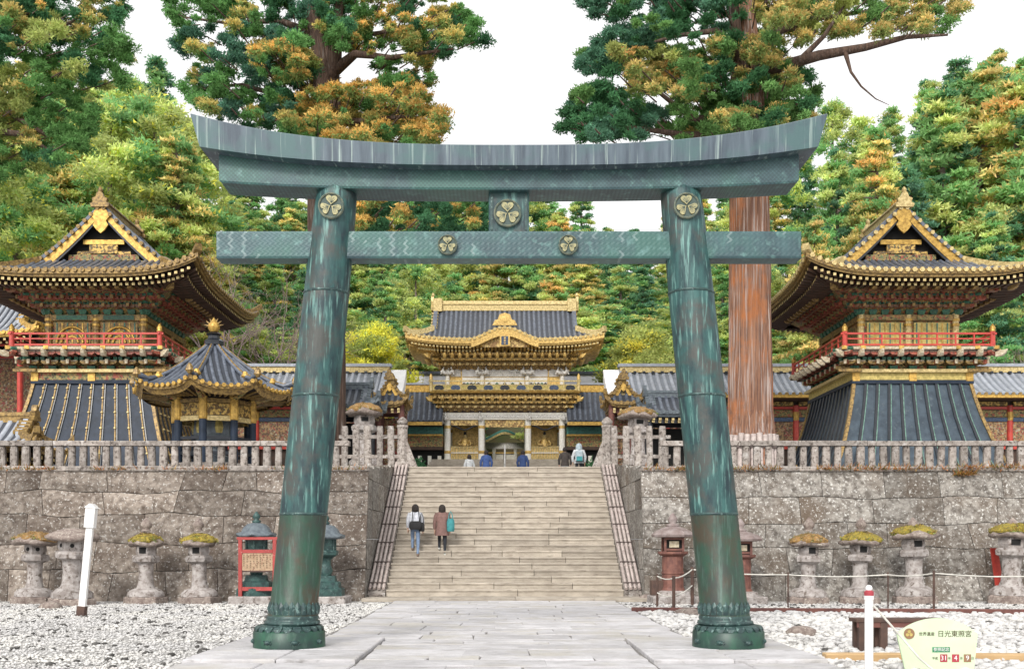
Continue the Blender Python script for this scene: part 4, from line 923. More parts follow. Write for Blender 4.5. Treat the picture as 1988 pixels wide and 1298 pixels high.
# upper room
zu = L(12.35)
mm = MB(); frustum(mm, 3.55, FD-.1, zf+.1, 3.55, FD-.1, zu); mm.build('upper_wall', 'gate_gold', gate)
for (x0, x1, mt) in ((-3.3, -2.7, 'white_carving'), (-2.62, -1.5, 'matt_white'), (-1.25, 1.25, 'white_carving'), (1.5, 2.62, 'matt_white'), (2.7, 3.3, 'white_carving')):
    MB().box(x0, x1, -FD+.03, -FD+.098, L(11.85), zu-.05).build('upper_panel', mt, gate)
for x0, x1 in ((-2.6, -1.5), (-1.2, 1.2), (1.5, 2.6)):
    pn = MB().box(x0, x1, -FD+.04, -FD+.098, zf+.3, L(11.8)).build('window_panel', 'gofun_white', gate)
    for k in range(5): MB().lathe([(.14, 0), (.16, .2), (.1, .34), (.02, .42)], 6, (x0+(x1-x0)*(k+.5)/5, -FD+.03, zf+.35), sy=.3).build('flame_window', 'carve_green' if k % 2 else 'black_lacquer', pn)
for x in (-3.5, -1.38, 1.38, 3.5):
    MB().lathe([(.14, zf+.1), (.14, zu)], 10, (x, -FD+.05, 0), 0, True).build('upper_column', 'gofun_white', gate)
    for s in (-1, 1): dragon(x, -FD-.02, L(12.0), s*.7, 'white_carving', 'carved_dragon', gate)
# upper brackets
mm = MB(); frustum(mm, 3.6, FD-.05, zu, 4.3, FD+.7, zu+1.0); mm.build('upper_cove', 'gate_carve', gate)
place_brackets(gate, BR_G, 3.6, FD, zu-.1, 17, 4)
GT = lambda u, v, z: (v, u, z)
GR = Roof(2.95, 5.9, 4.35, 3.9, L(13.82), L(16.2), 1.3, .34, GT, kara=(2.05, .68))
rf = build_roof(gate, GR, ('tile', 'tile_bed', 'gold_pale'), .3, (.09, .08), (FD+.55, 4.15, zu+1.0), (('m', -1), ('h', -1), ('h', 1)), ridge=(.2, .62), cap_gold='gate_gold', rafters=.22, gset=.4, fascia_h=.3, smat='gate_gold', rmat='gate_gold')
# curved gable over the centre of the eave
mm = MB(); kx = [-2.0+4*i/24 for i in range(25)]
mm.loft([[(x, -2.96, GR.z(-2.95, x, True)-.30), (x, -2.96, GR.z(-2.95, x, True)-.52), (x, -2.86, GR.z(-2.95, x, True)-.52), (x, -2.86, GR.z(-2.95, x, True)-.30)] for x in kx], True, True); mm.build('curved_barge', 'gate_gold', rf)
mm = MB(); k2 = kx[4:-4]; base_ = L(13.35)
mm.add([(x, -2.7, GR.z(-2.95, x, True)-.45) for x in k2] + [(k2[-1], -2.7, base_), (k2[0], -2.7, base_)], [tuple(range(len(k2)+2))]); mm.build('curved_gable_wall', 'gate_carve', rf)
pq = MB().box(-.3, .3, -3.06, -2.98, L(13.35), L(14.0)).build('name_plaque', 'gate_gold', gate)
MB().box(-.2, .2, -3.075, -3.062, L(13.42), L(13.93)).build('plaque_face', 'carve_blue', pq)
for k in range(3): MB().box(-.05, .05, -3.082, -3.077, L(13.47)+.15*k, L(13.57)+.15*k).build('plaque_character', 'gate_gold', pq)
# crest on the roof
mm = MB(); o = [(-.75, -.25), (-.6, .05), (-.42, .1), (-.32, .4), (0, .5), (.32, .4), (.42, .1), (.6, .05), (.75, -.25)]
zc = GR.z(-2.0, 0, True)
mm.loft([[(x, y, zc+.28+z_) for x, z_ in o] for y in (-2.2, -2.05)], True, True); cr = mm.build('roof_crest', 'gate_gold', rf)
MB().lathe([(.2, 0), (.2, .04), (.1, .05)], 14, T=Matrix.Translation((0, -2.2, zc+.4)) @ Matrix.Rotation(rad(90), 4, 'X')).build('crest_disc', 'gate_gold', cr)
for s in (-1, 1): MB().bbox(s*4.15-.28, s*4.15+.28, -.42, .42, L(16.2)-.2, L(16.2)+.6, .03).build('ridge_block', 'gold_pale', rf)
# a slender handrail in the middle of the gate steps
hr = thing('handrail', 'white handrail dividing the steps of the golden gate', 'handrail', (0, 61.5, 5.6))
for y in (-1.2, 0, 1.4): MB().tube([(0, y, -.8+.52*(y+1.2)), (0, y, 1.3+.45*y)], .05, 6).build('post', 'white_paint', hr)
MB().tube([(0, -1.4, 1.2-.58), (0, 1.5, 1.3+.66)], .045, 6).build('rail', 'white_paint', hr)
# inner gate seen through the opening
ig = thing('inner_gate', 'small white inner gate seen through the middle bay of the golden gate', 'gate', (0, 78, 6.7))
for x in (-1.5, -.8, .8, 1.5): MB().lathe([(.14, 0), (.14, 2.3)], 8, (x, 0, 0)).build('column', 'gofun_white', ig)
for s in (-1, 1): MB().box(min(s*.1, s*.72), max(s*.1, s*.72), -.02, .05, .1, 1.7).build('door_panel', 'gofun_white', ig)
for zz in (.1, .9, 1.65): MB().box(-1.45, 1.45, -.1, -.05, zz, zz+.1).build('cross_beam', 'carve_red' if zz < 1 else 'gate_gold', ig)
mm = MB(); mm.loft([[(-2.1+4.2*i/16, y, 2.4+.75*math.exp(-((i-8)/4.2)**2)+dz) for i in range(17)] for y, dz in ((-.9, 0), (-.9, .18), (.9, .4), (.9, .0))], False); mm.build('curved_roof', 'teal_paint', ig)
mm = MB(); mm.loft([[(-2.1+4.2*i/16, y, 2.3+.75*math.exp(-((i-8)/4.2)**2)+dz) for i in range(17)] for y, dz in ((-.92, -.05), (-.94, .12))], False); mm.build('roof_edge', 'gold_pale', ig)
MB().box(-1.6, 1.6, -.15, -.11, 2.0, 2.45).build('carved_transom', 'white_carving', ig)

# ---------------------------------------------------------------- corridors on both sides of the gate
def corridor(side):
    s = -1 if side == 'left' else 1
    x0, x1 = 6.3, 40.0
    c = thing('cloister_corridor', f'long tiled cloister corridor with red posts {side} of the golden gate', 'corridor', (s*x0, 57.5, 4.4), 0, 'cloister corridors'); L = lambda z: z-4.4
    Lx = x1-x0; ze, zr, hf = L(9.45), L(11.05), 2.6
    def prof(t): return (-hf+hf*t, ze+(zr-ze)*t**1.25)
    P = [prof(t/6) for t in range(7)]
    mm = MB(); mm.loft([[(s*x, y, z) for y, z in P+[(-y, z) for y, z in P[::-1][1:]]] for x in (0, Lx)], False); rf = mm.build('roof', 'tile_bed_pale', c)
    n = int(Lx/.36)
    mm = MB(); mm.loft([[(q, y-.03 if i == 0 else y, z+h_) for q, h_ in ((-.1, -.02), (-.07, .09), (.07, .09), (.1, -.02))] for i, (y, z) in enumerate(P)], False, False, 0, True)
    mm.lathe([(.11, 0), (.11, .05)], 7, T=Matrix.Translation((0, -hf, ze+.02)) @ Matrix.Rotation(rad(90), 4, 'X'), mi=1)
    rm = mm.mesh('tile_row', ['tile_pale', 'gold_old'])
    for i in range(n): inst('tile_row', rm, rf, (s*(.2+i*.36), 0, 0))
    mm = MB(); mm.box(*sorted((0, s*Lx)), -.22, .22, zr-.05, zr+.26); mm.build('ridge_band', 'gold_pale', rf)
    mm = MB(); mm.box(*sorted((-.1*s, s*Lx)), -.3, .3, zr+.262, zr+.42); mm.build('ridge_cap', 'tile_pale', rf)
    k = int(Lx/.5)
    bm_ = MB().box(-.08, .08, -.32, -.23, zr-.02, zr+.1).mesh('ridge_stud', 'black_lacquer')
    for i in range(k): inst('ridge_stud', bm_, rf, (s*(.3+i*.5), -.02, -.1))
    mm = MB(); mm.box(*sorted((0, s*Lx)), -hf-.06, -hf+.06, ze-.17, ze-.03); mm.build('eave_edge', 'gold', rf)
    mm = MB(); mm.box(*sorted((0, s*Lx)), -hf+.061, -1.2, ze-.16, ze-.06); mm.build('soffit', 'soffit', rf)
    # white gable end and descending ridge
    mm = MB(); mm.loft([[(dx*s, y, z) for y, z in [(y, z+.12) for y, z in P]+[(y, z-.5) for y, z in P[::-1]]] for dx in (-.9, -.002)], True, True); mm.build('verge', 'matt_white', rf)
    mm = MB(); mm.loft([[(-s*.05+s*q, y, z+h_) for q, h_ in ((-.0, -.3), (-.0, .2), (.42, .2), (.42, -.3))] for y, z in P], True, True); mm.build('verge_ridge', 'tile_pale', rf)
    # wall
    yb = -1.2
    MB().box(*sorted((.05*s, s*Lx)), yb+.12, yb+.3, L(4.2), ze-.06).build('wall', 'wood_dark', c)
    m_ = int(Lx/2.3)
    for i in range(m_+1):
        x = s*(.15+i*2.3)
        MB().lathe([(.16, L(4.4)), (.16, ze-.4)], 10, (x, yb, 0), 0, True).build('post', 'red_lacquer', c)
        MB().lathe([(.17, ze-1.2), (.17, ze-.75)], 10, (x, yb, 0), 0).build('post_sleeve', 'gold', c)
        if i < m_:
            a, b = sorted((x+s*.16, x+s*2.14))
            for z0, z1, dy, mt in ((ze-.42, ze-.2, .0, 'carve_gold'), (ze-.6, ze-.46, .02, 'red_lacquer'), (ze-1.02, ze-.64, .05, 'carve_mix'), (ze-1.25, ze-1.05, .0, 'carve_blue'), (ze-2.5, ze-1.28, .05, 'carve_panel'), (ze-2.75, ze-2.53, .0, 'red_lacquer')):
                MB().box(a, b, yb-.07+dy, yb+.115, z0, z1).build('wall_panel', mt, c)
    # sleeve wall joining the gate
    sw = thing('sleeve_wall', f'short grey roofed wall joining the golden gate to the {side} corridor', 'wall', (s*5.2, 64.6, 4.4), 0, 'sleeve walls beside the gate')
    hw = 1.45; Z = lambda z: z-4.4
    mm = MB(); q = [(-1.9, Z(8.95)), (-1.2, Z(9.55)), (-.55, Z(10.35)), (-.2, Z(11.0)), (1.2, Z(10.0)), (1.9, Z(9.0))]
    mm.loft([[(x, y, z) for y, z in q] for x in (-hw, hw)], False); r2 = mm.build('roof', 'tile_bed', sw)
    for i in range(9):
        x = -hw+.15+i*(2*hw-.3)/8; mm = MB(); mm.loft([[(x+a_, y, z+h_) for a_, h_ in ((-.09, -.02), (-.06, .08), (.06, .08), (.09, -.02))] for y, z in q[:4]], False, False, 0, True); mm.build('tile_row', 'tile', r2)
    MB().box(-hw, hw, -.28, .1, Z(10.95), Z(11.38)).build('ridge_band', 'gold', r2)
    MB().box(-hw-.02, hw+.02, -.35, .16, Z(11.383), Z(11.5)).build('ridge_cap', 'tile_pale', r2)
    MB().box(-hw, hw, -1.98, -1.85, Z(8.72), Z(8.92)).build('eave_edge', 'gold', r2)
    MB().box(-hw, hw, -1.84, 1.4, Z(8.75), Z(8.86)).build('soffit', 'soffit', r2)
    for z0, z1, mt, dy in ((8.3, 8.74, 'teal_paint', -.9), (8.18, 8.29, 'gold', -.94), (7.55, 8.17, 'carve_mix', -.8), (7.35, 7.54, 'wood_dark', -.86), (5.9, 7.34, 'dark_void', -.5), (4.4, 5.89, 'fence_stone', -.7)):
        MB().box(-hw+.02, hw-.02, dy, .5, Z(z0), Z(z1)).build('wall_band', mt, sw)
    for i in range(5): MB().box(-hw+.15+i*.6, -hw+.37+i*.6, -.7, -.52, Z(5.9), Z(7.0)).build('window_bar', 'gofun_white', sw)
    # pale roof slope behind
    bk = thing('rear_roof', f'pale roof slope behind the sleeve wall {side} of the golden gate', 'roof', (s*5.3, 69.5, 6.5), 0, 'rear roofs beside the gate')
    mm = MB(); mm.loft([[(x, y, z) for y, z in ((-1.8, 4.6), (-.6, 5.4), (0, 6.35), (0, 4.4), (-1.8, 4.4))] for x in (-1.9, 1.6)], True, True); mm.build('roof', 'roof_white', bk)
    MB().box(-1.9, 1.6, -.15, .15, 6.36, 6.55).build('ridge', 'tile', bk)
    MB().box(-1.9, 1.6, -1.2, .1, 0, 4.39).build('wall', 'matt_white', bk)
corridor('left'); corridor('right')

# ---------------------------------------------------------------- octagonal lantern pavilion on the left
def octagon():
    o = thing('octagonal_pavilion', 'octagonal black and gold pavilion with a pointed tiled roof beside the left tower', 'pavilion', (-10.0, 36, 4.2)); L = lambda z: z-4.2
    ap, ze, za, p, up = 2.52, L(6.72), L(8.55), 1.32, .28; tn = math.tan(math.pi/8)
    ph0 = math.pi/8
    def zz(r, w_): return ze + (za-ze)*(1-r/ap)**p + up*(abs(w_)/(ap*tn))**3*(r/ap)**3
    mm = MB(); ribs = []; eo, ei = [], []
    for k in range(8):
        th = k*math.pi/4 + ph0; d = Vector((math.cos(th), math.sin(th), 0)); l = Vector((-d.y, d.x, 0))
        P = lambda r, w_, lift=0: d*r + l*w_ + Vector((0, 0, zz(r, w_)+lift))
        mm.loft([[P(ap*i/8, ap*i/8*tn*j/4) for j in range(-4, 5)] for i in range(9)], False)
        for j in range(-4, 4): eo.append(P(ap, ap*tn*j/4))
        for j in range(-4, 5):
            w_ = j*.225; r0 = abs(w_)/tn + .1
            if r0 > ap-.1: continue
            pts = [(ap+.05 + (r0-ap-.05)*i/6) for i in range(7)]
            q = MB(); q.loft([[P(min(r, ap), w_+a_, h_) + d*max(0, r-ap) for a_, h_ in ((-.06, -.02), (-.045, .06), (.045, .06), (.06, -.02))] for r in pts], False, False, 0, True)
            A = P(ap, w_) + d*.05; q.loft([[A + l*.075*math.cos(a) + Vector((0, 0, .075*math.sin(a))) + d*dd for a in [2*math.pi*e/6 for e in range(6)]] for dd in (-.03, .03)], True, True, 1)
            ribs.append(q)
    rf = mm.build('roof', 'tile_bed', o)
    for q in ribs: q.build('tile_row', ['tile', 'gold'], rf)
    for k in range(8):
        th = k*math.pi/4; R1 = ap/math.cos(math.pi/8)
        pts = []
        for i in range(8):
            t = i/7; r = R1*(1.02-.98*t); rr = min(r*math.cos(math.pi/8), ap); pts.append((r*math.cos(th), r*math.sin(th), zz(rr, rr*tn)+.06+(.08 if i == 0 else 0)))
        MB().tube(pts, [.12, .09, .08, .08, .08, .08, .08, .08], 6).build('corner_ridge', 'tile', rf)
        MB().tube([(x, y, z+.075) for x, y, z in pts], .035, 5).build('ridge_edging', 'gold_old', rf)
        MB().lathe([(.05, -.12), (.14, -.02), (.1, .12), (.03, .22)], 6, pts[0]).build('corner_ornament', 'gold_old', rf)
        MB().lathe([(.08, -.1), (.15, 0), (.06, .16)], 6, pts[2]).build('ridge_ornament', 'gold', rf)
    e2 = [Vector((q.x*.97, q.y*.97, q.z-.14)) for q in eo]; e3 = [Vector((q.x*.6, q.y*.6, ze-.16)) for q in eo]
    mm = MB(); mm.loft([[q+Vector((0, 0, .02)) for q in eo], [q-Vector((0, 0, .12)) for q in eo], e2, [q*.97-Vector((0, 0, .08)) for q in e2]], True); mm.build('eave_edge', 'gold_old', rf)
    mm = MB(); mm.loft([e2, e3], True); mm.build('soffit', 'soffit', rf)
    mm = MB()
    for q in range(64):
        a = 2*math.pi*q/64; f = eo[int(q/64*len(eo))]; c0 = Vector((f.x*.95, f.y*.95, f.z-.2)); c1 = Vector((f.x*.6, f.y*.6, ze-.22)); mm.tube([c0, c1], .035, 4, 0, False)
    x = mm.build('rafters', 'gold_old', rf); x['kind'] = 'stuff'
    MB().lathe([(.34, za-.12), (.34, za+.02), (.22, za+.1), (.2, za+.2), (.28, za+.26), (.1, za+.33)], 8).build('finial_base', 'black_lacquer', rf)
    fl = MB(); fl.lathe([(.12, za+.34), (.21, za+.47), (.2, za+.58), (.1, za+.7), (.02, za+.82)], 10, sm=True); fl.build('finial_jewel', 'gold', rf)
    mm = MB()
    for k in range(7):
        a = -1.3+2.6*k/6; mm.tube([(.17*math.sin(a), 0, za+.5+.17*math.cos(a)), (.34*math.sin(a), 0, za+.5+.34*math.cos(a))], [.05, .01], 5)
    mm.build('finial_flames', 'gold_old', rf)
    rc = 1.32
    for k in range(8):
        a = k*math.pi/4 + math.pi/2; x, y = rc*math.cos(a), rc*math.sin(a)
        c = MB().lathe([(.13, 0), (.13, L(6.0))], 12, (x, y, 0), 0, True).build('column', 'skirt_blue', o)
        MB().lathe([(.135, L(5.75)), (.15, L(5.8)), (.14, L(6.45)), (.16, L(6.5))], 12, (x, y, 0)).build('gilt_capital', 'gold', c)
        a2 = a+math.pi/4; x2, y2 = rc*math.cos(a2), rc*math.sin(a2); d = (Vector((x2, y2, 0))-Vector((x, y, 0))).normalized(); n = Vector((-d.y, d.x, 0))
        for z0, z1, th, mt in ((L(5.72), L(5.88), .05, 'gold_pale'), (L(5.9), L(6.3), .03, 'carve_gold'), (L(6.32), L(6.45), .06, 'gold_old'), (.4, .5, .05, 'black_lacquer'), (.9, 1.0, .05, 'black_lacquer')):
            A, B_ = Vector((x, y, 0))+d*.12, Vector((x2, y2, 0))-d*.12
            MB().loft([[c_+n*th*q+Vector((0, 0, z)) for q, z in ((-1, z0), (1, z0), (1, z1), (-1, z1))] for c_ in (A, B_)], True, True).build('beam', mt, o)
        for s in (-1, 1):
            A = Vector((x, y, L(6.5))); B_ = Vector((x*1.5, y*1.5, L(6.62)))
            if s > 0: MB().tube([A, A.lerp(B_, .5)+Vector((0, 0, -.02)), B_], [.12, .1, .06], 6).build('bracket_arm', 'carve_mix', o)
    MB().lathe([(1.6, -.2), (1.6, .1), (1.5, .12)], 8, ph=math.pi/8).build('plinth', 'fence_stone', o)
    MB().lathe([(rc-.05, L(6.46)), (rc-.05, L(6.6))], 8, ph=math.pi/2).build('ceiling', 'soffit', o)
    ln = thing('bronze_lantern', 'round openwork bronze lantern hanging inside the octagonal pavilion', 'lantern', (-10.0, 36, 4.35))
    MB().lathe([(.55, 0), (.55, .25), (.3, .35), (.25, .6), (.6, .75), (.7, 1.0), (.66, 1.5), (.75, 1.55), (.2, 1.8), (.05, 1.9)], 12).build('body', 'bronze_grey', ln)
    for k in range(6):
        a = k*math.pi/3; MB().lathe([(.12, -.2), (.16, 0), (.12, .2)], 6, (.62*math.cos(a), .62*math.sin(a), 1.22)).build('openwork', 'lattice_gold', ln)
octagon()
GREEN, DEEP, BLUEG, ORANGE, OCHRE, LIME, YEL = (.125, .29, .075), (.06, .19, .08), (.08, .21, .13), (.66, .41, .09), (.53, .42, .11), (.37, .43, .11), (.80, .74, .06)
def leafmesh(name, C, Rd, K, nper, Ls, Wd, seed, tip=None, jit=.24):
    rg = np.random.default_rng(seed); C, Rd, K = np.array(C), np.array(Rd), np.array(K); nper = np.array(nper)
    idx = np.repeat(np.arange(len(C)), nper); n = len(idx)
    d = rg.normal(size=(n, 3)); d[:, 2] += .25; d /= np.linalg.norm(d, axis=1)[:, None]
    r = rg.random(n)**.45
    # a few sub-tufts per clump so that the outline breaks up
    sub = rg.normal(size=(len(C), 7, 3)); sub /= np.linalg.norm(sub, axis=2)[:, :, None]
    w_ = rg.integers(0, 7, n); d = d*.75 + sub[idx, w_]*.6
    pos = C[idx] + d*r[:, None]*Rd[idx]
    dr = d*.8 + rg.normal(size=(n, 3))*.55 + np.array([0, 0, .15]); dr /= np.linalg.norm(dr, axis=1)[:, None]
    sd_ = np.cross(dr, rg.normal(size=(n, 3))); sd_ /= np.linalg.norm(sd_, axis=1)[:, None]
    sc_ = rg.uniform(.6, 1.35, n)[:, None]
    a = pos - dr*Ls*.45*sc_; b = pos + dr*Ls*.6*sc_; l = a + sd_*Wd*.6*sc_; q = a - sd_*Wd*.6*sc_
    co = np.stack([l, q, b], 1).reshape(-1, 3)
    base = K[idx].copy()
    under = (d[:, 2] + rg.normal(0, .35, n) < -.12) & (base[:, 0] > base[:, 1]*1.1)     # green needles below the coloured tips
    base[under] = np.array(LIME)*.55+np.array(GREEN)*.35
    k = base*(1+rg.uniform(-jit, jit, (n, 1)))*(1+rg.uniform(-.06, .06, (n, 3)))
    if tip is not None:      # some sprays carry another colour
        m_ = rg.random(n) < tip[0]; k[m_] = np.array(tip[1])*(1+rg.uniform(-jit, jit, (m_.sum(), 1)))
    return fastmesh(name, co, np.arange(3*n).reshape(-1, 3), 'leaf', False, np.clip(np.repeat(k, 3, 0), 0, 1))
# ---------------------------------------------------------------- stone and bronze lanterns
def stone_lantern(label, loc, h=2.1, cap_r=.62, moss='moss', base=.55, group='stone lanterns in front of the walls', rz=0, finial=True, wide=.26, seed=0):
    rg = random.Random(seed); k = h/2.1; wide *= .88; base *= .9; tilt = (rg.uniform(-.025, .025), rg.uniform(-.03, .03))
    t = thing('stone_lantern', label, 'stone lantern', loc, rz+rg.uniform(-.2, .2), group); t.rotation_euler.x, t.rotation_euler.y = tilt
    b = MB().lathe([(base*1.12, -.05), (base*1.1, .16*k), (base*1.0, .2*k)], 6, ph=.3).build('plinth', 'lantern_cap', t)
    MB().lathe([(base*.95, .2*k), (base*.93, .32*k), (base*.75, .4*k), (wide*1.3, .44*k)], 12, sm=True).build('foot', 'lantern_stone', t)
    MB().lathe([(wide*1.1, .44*k), (wide*.93, .55*k), (wide*.82, .85*k), (wide*.9, 1.16*k)], 14, sm=True).build('shaft', 'lantern_stone', t)
    MB().lathe([(wide*1.0, 1.16*k), (wide*1.55, 1.22*k), (wide*1.62, 1.32*k), (wide*1.5, 1.38*k), (wide*1.3, 1.4*k)], 6, ph=.2).build('platform', 'lantern_stone', t)
    fb = MB().lathe([(wide*1.15, 1.4*k), (wide*1.28, 1.5*k), (wide*1.22, 1.66*k), (wide*1.05, 1.68*k)], 6, ph=(math.pi/6 if seed in (1, 2) else 0)).build('firebox', 'lantern_stone', t)
    for a in ((-60, -120) if seed in (1, 2) else (-90, -210, 30)):
        A = Matrix.Rotation(rad(a), 4, 'Z') @ Matrix.Translation((wide*1.09, 0, 1.54*k))
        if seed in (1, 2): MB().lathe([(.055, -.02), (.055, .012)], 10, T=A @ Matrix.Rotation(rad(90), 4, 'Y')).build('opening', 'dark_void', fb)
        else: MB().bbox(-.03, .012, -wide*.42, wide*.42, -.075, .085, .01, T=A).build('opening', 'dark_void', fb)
    m = MB(); n = 18; rr = [1+rg.uniform(-.16, .1) for _ in range(n)]
    m.loft([[(r*cap_r*rr[j]*math.cos(2*math.pi*j/n), r*cap_r*rr[j]*math.sin(2*math.pi*j/n), (z+(.03*math.cos(6*math.pi*j/n) if r > .8 else 0))*k) for j in range(n)] for r, z in ((.35, 1.67), (.85, 1.66), (1, 1.70), (1.02, 1.76), (.82, 1.84), (.5, 1.93), (.24, 1.97))], True, True, 0, True)
    cp = m.build('cap', 'lantern_cap', t)
    if moss:
        m = MB(); rr = [1+rg.uniform(-.14, .12) for _ in range(n)]
        m.loft([[(r*cap_r*rr[j]*math.cos(2*math.pi*j/n), r*cap_r*rr[j]*math.sin(2*math.pi*j/n), (z+rg.uniform(-.02, .03))*k) for j in range(n)] for r, z in ((.9, 1.76), (.93, 1.82), (.75, 1.93), (.45, 2.0), (.12, 2.03))], True, True, 0, False)
        m.build('moss', moss, cp); Cm, Km = [], []
        for _ in range(60):
            an, q = rg.uniform(0, 6.283), rg.random()**.5*.92; Cm.append((q*cap_r*math.cos(an), q*cap_r*math.sin(an), (2.02-.24*q**2)*k)); Km.append(rg.choice([(.46, .34, .05), (.34, .27, .05), (.22, .2, .05), (.4, .25, .06), (.2, .15, .08)] if moss == 'moss' else [(.36, .22, .08), (.26, .2, .08), (.42, .3, .14)]))
        x = inst('moss_tufts', leafmesh('moss_tufts', Cm, [(.085, .085, .055)]*60, Km, [26]*60, .055, .022, seed+500), cp); x['kind'] = 'stuff'
    if finial: MB().lathe([(.13, 1.96), (.1, 2.03), (.15, 2.08), (.16, 2.15), (.1, 2.24), (.02, 2.33)], 10, sm=True).build('jewel', 'lantern_cap', cp)
    return t
def lp(px, Y=28.5): return ((px-CX)*Y/F, Y, 0)
def gp(px, py): Y = EYE*F/(py-H0); return ((px-CX)*Y/F, Y, 0)
stone_lantern('brown capped stone lantern at the far left, first from the left', lp(66), 2.0, .62, 'moss_brown', .6, seed=1, finial=False)
stone_lantern('thick grey stone lantern right behind the white leaning post', lp(140, 27.6), 2.15, .66, None, .62, wide=.33, seed=2, finial=False)
stone_lantern('yellow mossed stone lantern third from the left, in front of the left wall', lp(283), 1.95, .47, 'moss', .58, seed=3)
stone_lantern('yellow mossed stone lantern standing left of the red notice board', lp(388), 1.95, .50, 'moss', .58, seed=4)
stone_lantern('stone lantern with thin moss, next right of the red brown lanterns', lp(1568), 1.95, .52, 'moss_brown', .6, seed=5)
stone_lantern('stone lantern with a flat mossy cap, middle of the three right of the torii', lp(1668), 2.0, .56, 'moss', .6, seed=6)
stone_lantern('large stone lantern with a bright yellow moss cap and wide shaft', lp(1776), 2.2, .62, 'moss', .62, wide=.3, seed=7)
stone_lantern('mossy stone lantern cut by the right edge, beside a slanting orange board', lp(1962), 2.25, .62, 'moss', .66, wide=.33, seed=8)
ob = thing('orange_board', 'slanting orange red board leaning beside the rightmost mossy lantern', 'board', lp(1946, 28.8)); p = ob.location.copy(); ob.location = (p.x, p.y+.35, 0)
m = MB(); m.loft([[(x, y, 0.3) for x, y in ((0, 0), (.22, 0), (.22, .05), (0, .05))], [(x-.16, y, 1.5) for x, y in ((0, 0), (.2, 0), (.2, .05), (0, .05))]], True, True); m.build('plank', 'red_lacquer', ob)
MB().tube([(.1, .03, 0), (.1, .03, .4)], .04, 6).build('stake', 'timber_dark', ob)
def bronze_lantern(label, loc, mats, roof_mat, h=2.45, style=0, group=None):
    a, b = mats; k = h/2.45
    t = thing('bronze_lantern', label, 'lantern', loc, 0, group)
    MB().bbox(-.62, .62, -.62, .62, -.1, .22*k, .03).build('stone_plinth', 'lantern_stone', t)
    if style == 0:
        MB().lathe([(.56, .22*k), (.55, .42*k), (.46, .46*k), (.44, .6*k), (.34, .64*k), (.3, .8*k)], 6, ph=math.pi/6).build('stepped_base', a, t)
        MB().lathe([(.16, .8*k), (.2, .95*k), (.15, 1.1*k), (.15, 1.25*k), (.22, 1.32*k)], 12, sm=True).build('stem', a, t)
        MB().lathe([(.22, 1.32*k), (.36, 1.4*k), (.38, 1.5*k), (.33, 1.54*k)], 6, ph=math.pi/6).build('platform', a, t)
        fb = MB().lathe([(.27, 1.54*k), (.27, 1.86*k)], 6, ph=math.pi/6).build('firebox', b, t)
        for j in range(6):
            an = j*math.pi/3+math.pi/6; MB().lathe([(.03, 1.54*k), (.03, 1.86*k)], 6, (.28*math.cos(an), .28*math.sin(an), 0)).build('corner_bar', a, fb)
        n = 24; cr = lambda r, j: r*(1+.07*math.cos(6*(2*math.pi*j/n-math.pi/6)))
        m = MB(); m.loft([[(cr(r, j)*math.cos(2*math.pi*j/n), cr(r, j)*math.sin(2*math.pi*j/n), (z+(.05*max(0, math.cos(6*(2*math.pi*j/n-math.pi/6))) if r > .45 else 0))*k) for j in range(n)] for r, z in ((.3, 1.85), (.52, 1.88), (.53, 1.93), (.40, 2.02), (.34, 2.14), (.24, 2.24), (.1, 2.28))], True, True, 0, True); rf = m.build('roof', roof_mat, t)
        MB().lathe([(.1, 2.27*k), (.13, 2.33*k), (.06, 2.37*k), (.11, 2.43*k), (.09, 2.5*k), (.02, 2.6*k)], 10, sm=True).build('jewel', a, rf)
    else:
        MB().lathe([(.5, .22*k), (.48, .32*k), (.34, .36*k)], 12).build('stepped_base', 'lantern_stone', t)
        MB().lathe([(.34, .36*k), (.30, .44*k), (.29, .8*k), (.31, .82*k), (.31, .86*k), (.29, .88*k), (.29, 1.3*k)], 14).build('shaft', a, t)
        MB().lathe([(.29, 1.3*k), (.42, 1.37*k), (.42, 1.44*k)], 8, ph=math.pi/8).build('platform', a, t)
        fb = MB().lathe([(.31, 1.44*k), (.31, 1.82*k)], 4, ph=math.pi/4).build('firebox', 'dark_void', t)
        for sx in (-1, 1):
            for sy in (-1, 1): MB().box(sx*.24-.03, sx*.24+.03, sy*.24-.03, sy*.24+.03, 1.44*k, 1.82*k).build('corner_post', a, fb)
        for zz in (1.46, 1.76): MB().box(-.27, .27, -.26, -.225, zz*k, zz*k+.06).build('rail', a, fb)
        MB().box(-.13, .13, -.25, -.228, 1.55*k, 1.72*k).build('pane', 'carve_white', fb)
        rf = MB().lathe([(.3, 1.82*k), (.58, 1.84*k), (.6, 1.9*k), (.5, 2.0*k), (.26, 2.1*k), (.16, 2.13*k)], 8, ph=math.pi/8).build('roof', roof_mat, t)
        MB().lathe([(.17, 2.13*k), (.19, 2.18*k), (.08, 2.22*k), (.13, 2.3*k), (.12, 2.37*k), (.03, 2.5*k)], 10, sm=True).build('jewel', roof_mat, rf)
    return t
bronze_lantern('green bronze lantern standing behind the red notice board', lp(498), ('bronze_green', 'bronze_green'), 'bronze_grey', 2.35, 0, 'green bronze lanterns')
bronze_lantern('green bronze lantern half hidden by the left torii pillar', lp(632), ('bronze_green', 'bronze_green'), 'bronze_grey', 2.3, 0, 'green bronze lanterns')
bronze_lantern('red brown lantern with a broad roof right of the stairs', lp(1306), ('bronze_red', 'bronze_red'), 'bronze_red_roof', 2.4, 1, 'red brown lanterns')
bronze_lantern('red brown lantern half hidden by the right torii pillar', lp(1437), ('bronze_red', 'bronze_red'), 'bronze_red_roof', 2.25, 1, 'red brown lanterns')
